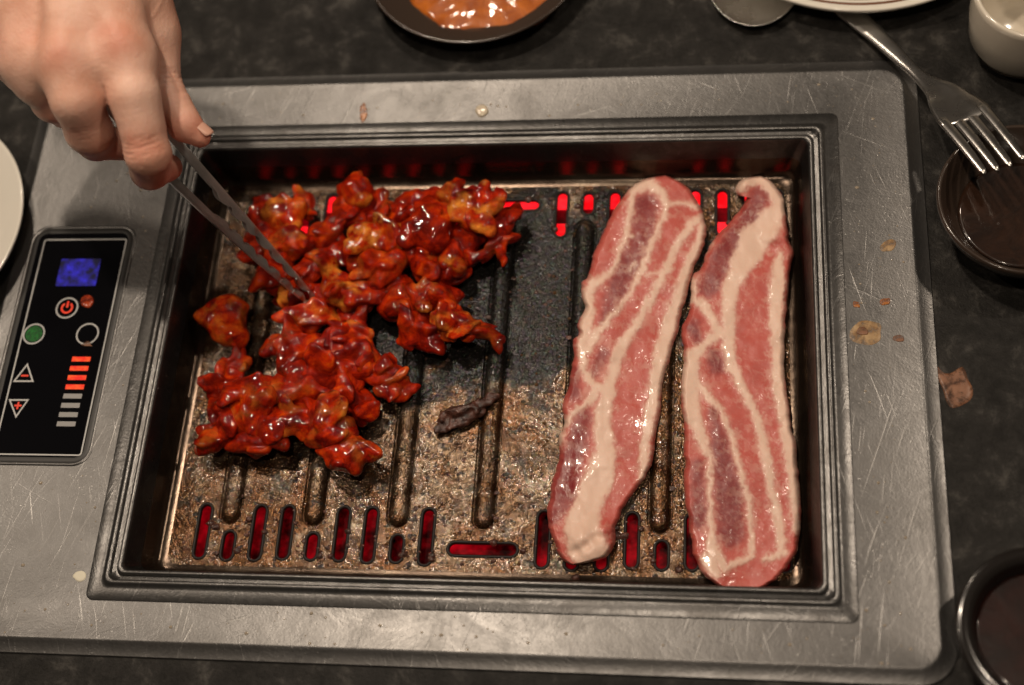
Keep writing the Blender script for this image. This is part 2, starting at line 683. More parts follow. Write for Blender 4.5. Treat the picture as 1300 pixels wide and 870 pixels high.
def stain_mat(name, c1, c2, rough=0.4):
    b = MB(name)
    b.set(Base_Color=b.mix(b.ramp(b.noise(160, 4, 0.6), [(0.4, 0.0), (0.65, 1.0)]), c1, c2), Roughness=rough,
          Alpha=b.ramp(b.noise(210, 5, 0.7), [(0.38, 0.25), (0.55, 0.95)]))
    b.bump(b.noise(400, 3), 0.3, 0.0006)
    return b.m


M['stain_tan'] = stain_mat('dried_tan_sauce', (0.26, 0.14, 0.055), (0.42, 0.28, 0.14))
M['stain_brown'] = stain_mat('dried_brown_sauce', (0.16, 0.065, 0.030), (0.25, 0.115, 0.06))
M['stain_orange'] = stain_mat('orange_sauce_spot', (0.30, 0.09, 0.02), (0.46, 0.18, 0.05), 0.25)
M['stain_red'] = stain_mat('red_sauce_spot', (0.30, 0.03, 0.01), (0.45, 0.07, 0.02), 0.2)
M['droplet'] = simple('clear_grease', (0.55, 0.47, 0.36), 0.06, 0.0, 1.0)

# ================================================================== SETTING
TZ = -2.6       # table surface, mm (0 is the top of the steel surround)
xs = np.linspace(-1.1, 1.1, 23)
ys = np.linspace(-0.75, 1.1, 20)
# the tabletop has a cut-out that carries the grill
outer = rrect(-1100, 1100, -700, 1100, 20, TZ)
inner = rrect(-268, 222, -150, 165, 10, TZ)
outer_b = rrect(-1100, 1100, -700, 1100, 20, TZ - 40)
inner_b = rrect(-268, 222, -150, 165, 10, TZ - 40)
V, F = loops_mesh([outer_b, outer, inner, inner_b])
o = put('tabletop', V, F, M['table'], smooth=False, base=np.array([0, 0, TZ * MM]))
tag(o, 'dark mottled charcoal stone tabletop around the grill', kind='structure')

# ================================================================== GRILL SURROUND
grill = thing('table_grill', (0, 0, TZ * MM), 'built-in table grill surround of scratched brushed steel with black touch panel', 'grill')
X0, X1, Y0, Y1 = -281, 233.5, -169, 177.5
b = 8.0
Ls = [rrect(X0, X1, Y0, Y1, 19, TZ + 0.2, 12), rrect(X0 + 0.6, X1 - 0.6, Y0 + 0.6, Y1 - 0.6, 18.6, TZ + 1.2, 12),
      rrect(X0 + b - 1.6, X1 - b + 1.6, Y0 + b - 1.6, Y1 - b + 1.6, 13, -0.5, 12),
      rrect(X0 + b - 0.5, X1 - b + 0.5, Y0 + b - 0.5, Y1 - b + 0.5, 12.2, 0.35, 12),
      rrect(X0 + b + 0.6, X1 - b - 0.6, Y0 + b + 0.6, Y1 - b - 0.6, 11.4, 0.35, 12),
      rrect(X0 + b + 1.8, X1 - b - 1.8, Y0 + b + 1.8, Y1 - b - 1.8, 10.5, 0.0, 12),
      rrect(-186, 186, -138, 138, 4, 0.0, 12), rrect(-185, 185, -137, 137, 4, -3.0, 12)]
V, F = loops_mesh(Ls)
fr = put('surround', V, F, M['steel'], grill, smooth=True)
md = fr.modifiers.new('split', 'EDGE_SPLIT')
md.split_angle = math.radians(40)
# heater housing under the pan
Ls = [rrect(-183, 183, -135, 135, 6, -4), rrect(-183, 183, -135, 135, 6, -60), rrect(-182, 182, -134, 134, 6, -60)]
V, F = loops_mesh(Ls, False, True)
put('heater_housing', V, F, M['dark_metal'], grill, smooth=False)
V, F = loops_mesh([rrect(-170, 170, -125, 125, 6, -52), rrect(-170, 170, -125, 125, 6, -48)], True, True)
put('heater_bed', V, F, M['heater_bed'], grill, smooth=False)
for yy in (-119, -66, -22, 22, 66, 91, 112):
    n = 16
    aa = np.linspace(0, 2 * math.pi, n, endpoint=False)
    L = []
    for xx in (-168, 168):
        L.append(np.stack([np.full(n, xx), yy + 5 * np.cos(aa), -41 + 5 * np.sin(aa)], 1) * MM)
    V, F = loops_mesh(L, True, True)
    put('heater_tube', V, F, M['heater'], grill)

# control panel -----------------------------------------------------
PX0, PX1, PY0, PY1 = -264, -204, -69, 73
panel = bpy.data.objects.new('control_panel', None)
panel.empty_display_size = 0.02
col.objects.link(panel)
panel.parent = grill
panel.location = Vector((-0.234, 0.002, 0)) - Vector(grill.location)
panel['label'] = 'black glass touch panel with lit blue display and red level bars'
V, F = loops_mesh([rrect(PX0 - 1.8, PX1 + 1.8, PY0 - 1.8, PY1 + 1.8, 9.6, 0.05), rrect(PX0 - 1.2, PX1 + 1.2, PY0 - 1.2, PY1 + 1.2, 9.2, 0.55),
                   rrect(PX0 - 0.5, PX1 + 0.5, PY0 - 0.5, PY1 + 0.5, 8.8, 0.6), rrect(PX0, PX1, PY0, PY1, 8.5, 0.2)])
put('bezel', V, F, M['steel'], panel)
V, F = loops_mesh([rrect(PX0, PX1, PY0, PY1, 8.5, 0.2), rrect(PX0 + 1, PX1 - 1, PY0 + 1, PY1 - 1, 8, 0.5),
                   rrect(PX0 + 3.2, PX1 - 3.2, PY0 + 3.2, PY1 - 3.2, 5, 0.2)])
put('seal', V, F, M['gasket'], panel)
V, F = loops_mesh([rrect(PX0 + 3, PX1 - 3, PY0 + 3, PY1 - 3, 5, 0.1), rrect(PX0 + 3, PX1 - 3, PY0 + 3, PY1 - 3, 5, 0.35),
                   rrect(PX0 + 3.4, PX1 - 3.4, PY0 + 3.4, PY1 - 3.4, 4.8, 0.5)], True, True)
put('panel_glass', V, F, M['glass_black'], panel, smooth=False)
ZP = 0.62


def flat(name, loops, mat, parent, z=ZP, th=0.15):
    """flat printed mark: list of closed outlines (mm); two outlines make a ring"""
    L = [np.column_stack([np.asarray(l, float), np.full(len(l), z)]) * MM for l in loops]
    bot = L[0].copy()
    bot[:, 2] -= th * MM
    if len(L) == 1:
        V, F = loops_mesh([bot, L[0]], False, True)
    else:
        b2 = L[1].copy()
        b2[:, 2] -= th * MM
        V, F = loops_mesh([bot, L[0], L[1], b2])
    return put(name, V, F, mat, parent, smooth=False)


def rr2(x0, x1, y0, y1, r):
    return rrect(x0, x1, y0, y1, r, 0)[:, :2] / MM


def circ(c, r, n=40):
    a = np.linspace(0, 2 * math.pi, n, endpoint=False)
    return np.stack([c[0] + r * np.cos(a), c[1] + r * np.sin(a)], 1)


def wm(x, y, z=ZP):
    return W(x, y, z)[:2] / MM


ox0, oy1 = wm(49, 304)
ox1 = wm(162, 302)[0]
oy0 = wm(100, 579)[1]
ox0 = PX0 + 6.5
flat('printed_border', [rr2(ox0, ox1, oy0, oy1, 1.8), rr2(ox0 + 0.8, ox1 - 0.8, oy0 + 0.8, oy1 - 0.8, 1.2)], M['print_grey'], panel)
a, c = wm(71, 329), wm(125, 363)
xa = wm(74, 347)[0]
xb = wm(125, 345)[0]
flat('display', [rr2(xa, xb, c[1], a[1], 0.6)], M['lit_blue'], panel).__setitem__('label', 'lit blue rectangular display')
pc = wm(85, 391)
pb = flat('power_button', [circ(pc, 6.6), circ(pc, 5.6)], M['print_grey'], panel)
aa = np.radians(np.linspace(125, 415, 26))
arc_o = np.stack([pc[0] + 3.6 * np.cos(aa), pc[1] + 3.6 * np.sin(aa)], 1)
arc_i = np.stack([pc[0] + 2.4 * np.cos(aa), pc[1] + 2.4 * np.sin(aa)], 1)
V = np.concatenate([np.column_stack([arc_o, np.full(26, ZP + .05)]), np.column_stack([arc_i, np.full(26, ZP + .05)])]) * MM
F = [[i, i + 1, 26 + i + 1, 26 + i] for i in range(25)]
put('power_ring', V, F, M['lit_symbol'], pb, smooth=False)
flat('power_stroke', [rr2(pc[0] - .6, pc[0] + .6, pc[1] + 0.2, pc[1] + 4.2, .3)], M['lit_symbol'], pb, ZP + .08)
gc = wm(43, 424)
gb = flat('green_button', [circ(gc, 6.4), circ(gc, 5.5)], M['print_grey'], panel)
flat('green_lamp', [circ(gc, 4.9)], M['lit_green'], gb)
kc = wm(111, 424)
flat('round_button', [circ(kc, 6.6), circ(kc, 5.7)], M['print_grey'], panel)


def tri(pts, name, sym):
    P = np.array([wm(*p) for p in pts])
    c = P.mean(0)
    inn = c + (P - c) * 0.76
    t = flat(name, [P, inn], M['print_grey'], panel)
    flat('symbol_bar', [rr2(c[0] - 2.1, c[0] + 2.1, c[1] - .5, c[1] + .5, .2)], M['lit_symbol'], t)
    if sym == '+':
        flat('symbol_bar', [rr2(c[0] - .5, c[0] + .5, c[1] - 2.1, c[1] + 2.1, .2)], M['lit_symbol'], t, ZP + .05)


tri([(16, 485), (43, 485), (35, 461)], 'minus_button', '-')
tri([(11, 507), (20, 531), (37, 507)], 'plus_button', '+')
for k in range(8):
    c = wm(103 - 2.72 * k, 456 + 11.75 * k)
    lo = flat('level_bar', [rr2(c[0] - 5.3, c[0] + 5.3, c[1] - 1.4, c[1] + 1.4, .2)], M['lit_red'] if k < 4 else M['print_dim'], panel)
    if k < 4:
        lo['label'] = 'lit red level bar'

# ================================================================== GRILL PAN
ZF = -28.0
pan = thing('grill_pan', (0, 0, ZF * MM), 'burnt greasy rectangular steel grill pan with slots and ridges', 'grill pan')
prof = [(189.5, 141.5, 4, 0.2), (189, 141, 4, 0.5), (183.5, 135.5, 4, 0.35), (182.0, 134.0, 4, 0.4), (181.2, 133.2, 4, 1.3), (180, 132, 4, 1.7),
        (179, 131, 4, 1.3), (178.4, 130.4, 4, -0.6), (176.4, 128.4, 4, -1.2), (175.8, 127.8, 4, 0.3), (174.8, 126.8, 4, 0.8), (173.6, 125.6, 4, 0.2),
        (173, 125, 4, -1.2), (170, 122, 6, -14), (168.2, 120.2, 7, -23), (167, 119, 7, -26.3), (165, 117, 7, -27.6), (162, 114, 6, ZF)]
loops = [rrect(-hx, hx, -hy, hy, r, z, 6) for hx, hy, r, z in prof]
V, F = loops_mesh(loops[:14])
rim = put('pan_rim', V, F, M['rim_steel'], pan)
rim.modifiers.new('split', 'EDGE_SPLIT').split_angle = math.radians(55)
V, F = loops_mesh(loops[12:])
V[:len(loops[0]), 2] += 0.0
put('pan_wall', V[:, :], F, M['pan_wall'], pan)


def stadium(xa, ya, xb, yb, r, n=8):
    d = math.atan2(yb - ya, xb - xa)
    pts = []
    for (cx, cy, a0) in ((xb, yb, d - math.pi / 2), (xa, ya, d + math.pi / 2)):
        for k in range(n + 1):
            t = a0 + math.pi * k / n
            pts.append((cx + r * math.cos(t), cy + r * math.sin(t)))
    return np.array(pts)


slots = []
for k in range(21):
    x = -145 + 15.1 * k
    if 8.5 < k < 11.5:
        continue
    short = (k - 1) % 3 == 0
    if k > 11:
        short = (k - 13) % 3 == 0
    if x > 160:
        continue
    r = 3.0
    for sgn in (-1, 1):
        jit = random.uniform(-1.0, 1.0)
        if short:
            slots.append((x, sgn * 98.5, x, sgn * (107.5 + jit), r))
        else:
            slots.append((x, sgn * 84, x, sgn * (107.5 + jit), r))
for sgn in (-1, 1):
    slots.append((-9, sgn * 102, 20, sgn * 102, 3.2))
ridges = [-131.5, -86, -40.5, 4.7, 50, 95.3, 140.5]
crv = bpy.data.curves.new('tmp', 'CURVE')
crv.dimensions = '2D'
crv.fill_mode = 'BOTH'
crv.extrude = 0.0005
crv.bevel_depth = 0.0003
crv.bevel_resolution = 1


def spl(pts):
    s = crv.splines.new('POLY')
    s.points.add(len(pts) - 1)
    for p, q in zip(s.points, pts):
        p.co = (q[0] * MM, q[1] * MM, 0, 1)
    s.use_cyclic_u = True


spl(rr2(-162, 162, -114, 114, 6))
for s in slots:
    spl(stadium(*s))
for x in ridges:
    spl(stadium(x, -85.5, x, 85.5, 6.6, 10))
tmp = bpy.data.objects.new('tmp', crv)
col.objects.link(tmp)
dg = bpy.context.evaluated_depsgraph_get()
me = bpy.data.meshes.new_from_object(tmp.evaluated_get(dg))
bpy.data.objects.remove(tmp)
me.materials.clear()
me.materials.append(M['pan_floor'])
fl = bpy.data.objects.new('pan_floor', me)
col.objects.link(fl)
fl.parent = pan
fl.location = (0, 0, -0.0008)
# pressed ridges, each sunk in its own groove
rp = [(6.7, -0.3), (6.2, -1.6), (5.4, -1.8), (5.0, -0.8), (4.4, 0.7), (3.4, 1.7), (2.0, 2.3), (0.6, 2.5)]
for x in ridges:
    V, F = loops_mesh([np.column_stack([stadium(x, -85.5, x, 85.5, r, 10), np.full(22, z + ZF)]) * MM for r, z in rp], False, True)
    put('ridge', V, F, M['pan_floor'], pan)
# raised lips round the slots
for s in slots:
    xa, ya, xb, yb, r = s
    V, F = loops_mesh([np.column_stack([stadium(xa, ya, xb, yb, rr, 6), np.full(14, z)]) * MM for rr, z in
                       [(r + 1.5, ZF - 0.2), (r + 1.0, ZF + 0.55), (r + 0.3, ZF + 0.6), (r - 0.35, ZF + 0.1), (r - 0.4, ZF - 1.6)]])
    put('slot', V, F, M['burnt'], pan)

def slot_gap(x, y):
    """millimetres from the edge of the nearest slot; negative over the hole"""
    best = 99.0
    for xa, ya, xb, yb, r in slots:
        dx, dy = xb - xa, yb - ya
        t = min(1, max(0, ((x - xa) * dx + (y - ya) * dy) / (dx * dx + dy * dy)))
        best = min(best, math.hypot(x - xa - t * dx, y - ya - t * dy) - r)
    return best


# black flakes of crust strewn on the floor
VV, FF = [], []
k = 0
for i in range(1500):
    x, y = rng.uniform(-158, 158), rng.uniform(-110, 110)
    if slot_gap(x, y) < 1.0:
        continue
    s = 0.35 + 1.3 * rng.random() ** 4
    n = 6
    a0 = rng.uniform(0, 6.28)
    rad = s * rng.uniform(0.6, 1.2, n)
    an = a0 + np.arange(n) / n * 2 * math.pi
    st = rng.uniform(0.6, 1.6)
    ring = np.stack([x + rad * np.cos(an) * st, y + rad * np.sin(an), np.full(n, ZF - 0.1)], 1)
    top = np.array([[x, y, ZF + 0.35 + s * 0.5]])
    VV.append(np.concatenate([ring, top]))
    FF += [[k + j, k + (j + 1) % n, k + n] for j in range(n)]
    k += n + 1
for i in range(420):
    sl = slots[int(rng.integers(len(slots)))]
    t = rng.random()
    x, y = sl[0] + (sl[2] - sl[0]) * t + rng.normal(0, 3.6), sl[1] + (sl[3] - sl[1]) * t + rng.normal(0, 3.6)
    s = 0.6 + 1.5 * rng.random() ** 2
    if slot_gap(x, y) < 0.0:
        continue
    n = 8
    an = np.arange(n) / n * 2 * math.pi
    ring = []
    for f, g in ((1.0, -0.1), (0.8, .55), (.35, .8)):
        rad = s * f * rng.uniform(0.7, 1.25, n)
        ring.append(np.stack([x + rad * np.cos(an) * 1.2, y + rad * np.sin(an), ZF + 0.15 + g * s * rng.uniform(.7, 1.1, n)], 1))
    VV.append(np.concatenate(ring + [np.array([[x, y, ZF + 0.1 + s * .8]])]))
    for a in range(2):
        FF += [[k + a * n + j, k + a * n + (j + 1) % n, k + (a + 1) * n + (j + 1) % n, k + (a + 1) * n + j] for j in range(n)]
    FF += [[k + 2 * n + j, k + 2 * n + (j + 1) % n, k + 3 * n] for j in range(n)]
    k += 3 * n + 1
tag(put('crust_flakes', np.concatenate(VV) * MM, FF, M['char'], pan), kind='stuff')

# beads of brown grease, thickest by the slots and where the pork lies
VV, FF = [], []
k = 0
nb = 7
for i in range(900):
    q = rng.random()
    if q < .40:
        x, y = rng.uniform(30, 160), rng.uniform(-112, 112)
    elif q < .75:
        x, y = rng.uniform(-155, 150), rng.choice([-1, 1]) * rng.uniform(78, 113)
    else:
        x, y = rng.uniform(-155, 30), rng.uniform(-112, 112)
    s = 0.35 + 0.9 * rng.random() ** 3
    if slot_gap(x, y) < 1.2:
        continue
    an = np.arange(nb) / nb * 2 * math.pi
    rings = [np.stack([x + s * f * np.cos(an), y + s * f * np.sin(an), np.full(nb, ZF - 0.1 + s * g)], 1) for f, g in ((1, 0), (.85, .45), (.45, .75))]
    VV.append(np.concatenate(rings + [np.array([[x, y, ZF - .1 + s * .82]])]))
    for a in range(2):
        FF += [[k + a * nb + j, k + a * nb + (j + 1) % nb, k + (a + 1) * nb + (j + 1) % nb, k + (a + 1) * nb + j] for j in range(nb)]
    FF += [[k + 2 * nb + j, k + 2 * nb + (j + 1) % nb, k + 3 * nb] for j in range(nb)]
    k += 3 * nb + 1
tag(put('grease_beads', np.concatenate(VV) * MM, FF, M['grease'], pan), kind='stuff')

# ================================================================== PORK BELLY STRIPS
def seg_dist(P, poly):
    """distance minus local half width to a polyline of (x, y, halfwidth)"""
    poly = np.asarray(poly, float)
    best = np.full(P.shape[:-1], 1e9)
    for a, b2 in zip(poly[:-1], poly[1:]):
        ab = b2[:2] - a[:2]
        t = np.clip(((P - a[:2]) @ ab) / max(ab @ ab, 1e-6), 0, 1)
        d = np.linalg.norm(P - (a[:2] + t[..., None] * ab), axis=-1) - (a[2] + t * (b2[2] - a[2]))
        best = np.minimum(best, d)
    return best


def pork(name, left, right, bands, darks, wets, bumps, label, nt=460, nu=150):
    top = (np.array(left[0]) + np.array(right[0])) / 2
    Lp = smooth_path(left, nt)
    Rp = smooth_path(right, nt)
    taper = np.clip(np.minimum(np.arange(nt), nt - 1 - np.arange(nt)) / 25.0, 0, 1)
    for E_, sd_ in ((Lp, 201), (Rp, 205)):
        E_[:, 0] += taper * (1.5 * fbm(np.stack([E_[:, 0] / 14, E_[:, 1] / 14, E_[:, 0] * 0], 1), sd_, 3))
    u = np.linspace(0, 1, nu)
    u = 0.5 - 0.5 * np.cos(u * math.pi) * (0.35) + (u - 0.5) * 0.65     # denser at the edges
    u = (u - u[0]) / (u[-1] - u[0])
    P = Lp[:, None, :] * (1 - u)[None, :, None] + Rp[:, None, :] * u[None, :, None]
    Q = np.concatenate([P, np.zeros(P.shape[:-1] + (1,))], -1)
    warp = np.stack([fbm(Q / 9.0, 3), fbm(Q / 9.0, 9)], -1) * 1.8 + np.stack([fbm(Q / 3.2, 5, 2), fbm(Q / 3.2, 6, 2)], -1) * 1.3
    Pw = P + warp
    d = np.full(P.shape[:-1], 1e9)
    for bd in bands:
        d = np.minimum(d, seg_dist(Pw, bd))
    fat = 1 / (1 + np.exp(np.clip((d - 1.0) / 1.35, -30, 30)))
    # fine marbling that leaves the bands sideways
    mar = fbm((Q + np.stack([warp[..., 0], warp[..., 1], warp[..., 0] * 0], -1) * 2) * np.array([1 / 13.0, 1 / 5.5, 1]), 31, 3)
    mar = np.clip((mar - 0.28) / 0.25, 0, 1) * np.exp(-np.clip(d, 0, 99) / 9.0)
    mar2 = np.clip((0.075 - np.abs(fbm(Q / 15.0, 41, 3))) / 0.05, 0, 1) * 0.12
    fat = np.clip(np.maximum(fat, np.maximum(mar * 0.5, mar2)), 0, 1)
    dk = np.full(P.shape[:-1], 1e9)
    for bd in darks:
        dk = np.minimum(dk, seg_dist(Pw, bd))
    dark = 1 / (1 + np.exp(np.clip(dk / 2.5, -30, 30)))
    dark = np.clip(dark + 0.15 * fbm(Q / 26.0, 51, 3), 0, 1)
    wt = np.full(P.shape[:-1], 1e9)
    for bd in wets:
        wt = np.minimum(wt, seg_dist(P, bd))
    wet = np.clip(1 / (1 + np.exp(np.clip(wt / 3, -30, 30))) + 0.5 * (fbm(Q / 30, 61) - 0.35), 0, 1)
    wid = np.linalg.norm(Lp - Rp, axis=1)[:, None]
    e = np.minimum(u, 1 - u)[None, :] * wid * 0.45               # mm to the nearest edge
    th = 5.4 * np.clip(1 - (1 - np.clip(e / 3.4, 0, 1)) ** 2, 0, 1) ** 0.6
    zz = -25.3 + th + 1.3 * fbm(Q / 60.0, 71, 2) + 0.35 * fbm(Q / 15.0, 72, 2) * np.clip(e / 3, 0, 1) + 0.5 * (fat - 0.5) * np.clip(e / 2, 0, 1)
    for (bx, by, br, bh) in bumps:
        g = np.exp(-((P[..., 0] - bx) ** 2 + (P[..., 1] - by) ** 2) / (br * br))
        zz = zz + bh * g * np.clip(e / 2, 0, 1)
    zz = np.maximum(zz, -25.4)
    V = Wn(P, zz).reshape(-1, 3)
    # bottom edge copies
    e1 = Wn(Lp, np.full(nt, -25.5))
    e2 = Wn(Rp, np.full(nt, -25.5))
    o1 = len(V)
    V = np.concatenate([V, e1, e2])
    F = []
    for i in range(nt - 1):
        r0, r1 = i * nu, (i + 1) * nu
        F += [[r0 + j, r1 + j, r1 + j + 1, r0 + j + 1] for j in range(nu - 1)]
        F.append([o1 + i, o1 + i + 1, r1, r0])
        F.append([o1 + nt + i, r0 + nu - 1, r1 + nu - 1, o1 + nt + i + 1])
        F.append([o1 + i, o1 + nt + i, o1 + nt + i + 1, o1 + i + 1])
    o = put(name, V, F, M['pork'])
    ext = lambda a: np.concatenate([a.reshape(-1), a[:, 0], a[:, -1]])
    attr(o, 'fat', ext(fat))
    attr(o, 'dark', ext(dark))
    attr(o, 'wet', ext(wet))
    return tag(o, label, 'pork belly', 'raw pork belly strips')


A_left = [(845, 223), (821, 227), (805, 235), (792, 248), (779, 268), (766, 293), (755, 319), (747, 351), (741, 358), (738, 374), (742, 391), (733, 408),
          (735, 424), (726, 433), (728, 454), (723, 478), (722, 490), (715, 513), (715, 543), (709, 556), (711, 578), (702, 612), (695, 650), (698, 676),
          (706, 695), (713, 710), (727, 718)]
A_right = [(845, 223), (863, 231), (876, 242), (886, 258), (894, 277), (897, 297), (892, 319), (879, 348), (871, 380), (863, 412), (853, 445), (844, 480),
           (837, 528), (831, 566), (824, 597), (810, 619), (791, 646), (783, 665), (781, 688), (772, 705), (753, 713), (727, 718)]
A_b = [
    [(802, 244, 4), (800, 274, 2.6), (794, 297, 3.2), (783, 329, 2), (776, 345, 2), (766, 353, 3), (752, 360, 6), (746, 374, 6), (748, 390, 7), (745, 409, 7), (740, 438, 6), (741, 468, 4), (752, 487, 4.5), (767, 494, 6)],
    [(794, 297, 2), (802, 300, 1.5)],
    [(804, 240, 5), (824, 234, 7), (838, 244, 5)],
    [(840, 243, 5), (845, 258, 3.5), (845, 271, 3.2), (831, 300, 2), (815, 342, 4), (799, 374, 1.8), (779, 399, 1.6), (764, 416, 4), (754, 426, 6), (746, 444, 5)],
    [(850, 260, 2), (868, 258, 1.6), (884, 262, 2)],
    [(892, 274, 3.5), (879, 284, 5), (863, 306, 4), (844, 345, 5), (828, 377, 3.8), (808, 412, 5), (786, 444, 7), (779, 473, 7), (772, 490, 8.5), (767, 517, 9), (765, 543, 10), (769, 574, 13), (761, 608, 18), (745, 642, 17), (738, 672, 22), (746, 695, 24)],
    [(716, 538, 3), (730, 522, 2), (748, 510, 4), (756, 494, 5)],
    [(711, 562, 3), (713, 548, 3)],
    [(893, 284, 4), (887, 309, 5), (871, 345, 6.5), (861, 380, 7), (851, 409, 8.5), (842, 441, 9.5), (835, 477, 9), (831, 500, 7), (825, 528, 6.5), (819, 570, 5.5), (815, 606, 4)],
    [(839, 345, 1.4), (820, 349, 0.6)], [(828, 305, 1), (838, 296, .8)], [(800, 345, .9), (806, 335, .6)],
]
A_dark = [[(822, 260, 14), (812, 300, 15), (795, 345, 14), (775, 390, 11), (765, 410, 6)], [(765, 450, 8), (752, 475, 5)], [(740, 530, 12), (728, 580, 14), (715, 630, 16), (703, 660, 8)], [(730, 470, 6), (728, 500, 9)]]
A_wet = [[(735, 550, 8), (722, 620, 12)], [(824, 500, 6), (815, 540, 6)], [(838, 410, 6), (830, 430, 6)]]
pork('pork_belly_strip', A_left, A_right, A_b, A_dark, A_wet, [(745, 690, 24, 6.0), (768, 672, 9, 3), (756, 683, 8, -2.6), (744, 693, 8, -2.6), (732, 700, 7, -2)],
     'raw pork belly strip with a folded fat lump at its end')
B_left = [(966, 224), (950, 226), (940, 230), (934, 238), (936, 248), (948, 250), (942, 262), (924, 284), (908, 300), (896, 322), (889, 342), (879, 350), (876, 374),
          (874, 396), (866, 419), (869, 448), (865, 477), (865, 505), (869, 555), (869, 612), (873, 657), (879, 695), (890, 725), (913, 745), (940, 751)]
B_right = [(966, 224), (979, 231), (992, 248), (998, 271), (1001, 303), (1007, 319), (1003, 338), (1000, 380), (997, 425), (997, 480), (1004, 528), (1011, 574),
           (1016, 623), (1016, 672), (1008, 707), (989, 733), (966, 747), (940, 751)]
B_b = [
    [(938, 238, 7), (950, 230, 6), (966, 229, 6), (982, 240, 7), (990, 262, 9), (978, 280, 14), (958, 306, 19), (942, 335, 13), (929, 361, 9), (925, 393, 8), (925, 432, 8), (928, 466, 6), (939, 487, 4.6), (953, 513, 4.6), (966, 547, 5), (973, 581, 5.5), (979, 619, 4.5), (989, 665, 5), (994, 703, 4), (970, 711, 2)],
    [(990, 322, 3), (988, 340, 7), (987, 361, 9), (985, 406, 8), (989, 451, 8.5), (988, 483, 8.5), (993, 517, 7.5), (1001, 562, 6.5), (1007, 612, 6), (1011, 672, 4)],
    [(880, 358, 5), (877, 380, 4.5), (892, 387, 5.5), (905, 406, 5.5), (912, 423, 6), (895, 438, 4), (880, 452, 8), (876, 474, 10), (877, 500, 11), (880, 525, 10), (887, 548, 7), (895, 566, 4), (901, 585, 2.5), (901, 623, 2.2), (903, 669, 3), (905, 699, 8), (920, 722, 4), (951, 707, 3)],
    [(886, 487, 6), (898, 502, 4), (917, 521, 2), (932, 562, 2.8), (941, 600, 2.5), (951, 638, 2.4), (954, 676, 3), (953, 707, 3)],
    [(912, 423, 6), (925, 425, 8)], [(900, 710, 9), (908, 728, 6)],
    [(896, 318, 2), (903, 306, 1.5)],
]
B_dark = [[(966, 250, 12), (945, 285, 13), (915, 330, 14), (900, 365, 12)], [(880, 415, 9), (885, 432, 6)], [(905, 520, 5), (915, 570, 14), (925, 620, 17), (928, 680, 16)], [(885, 590, 8), (888, 660, 10)], [(910, 465, 10), (905, 450, 8)]]
B_wet = [[(950, 270, 5), (935, 290, 5)], [(870, 660, 10), (930, 740, 10)]]
pork('pork_belly_strip', B_left, B_right, B_b, B_dark, B_wet, [(946, 234, 12, 4.0), (985, 300, 14, 2.0)],
     'raw pork belly strip with a curled fat tip beside the pan wall')

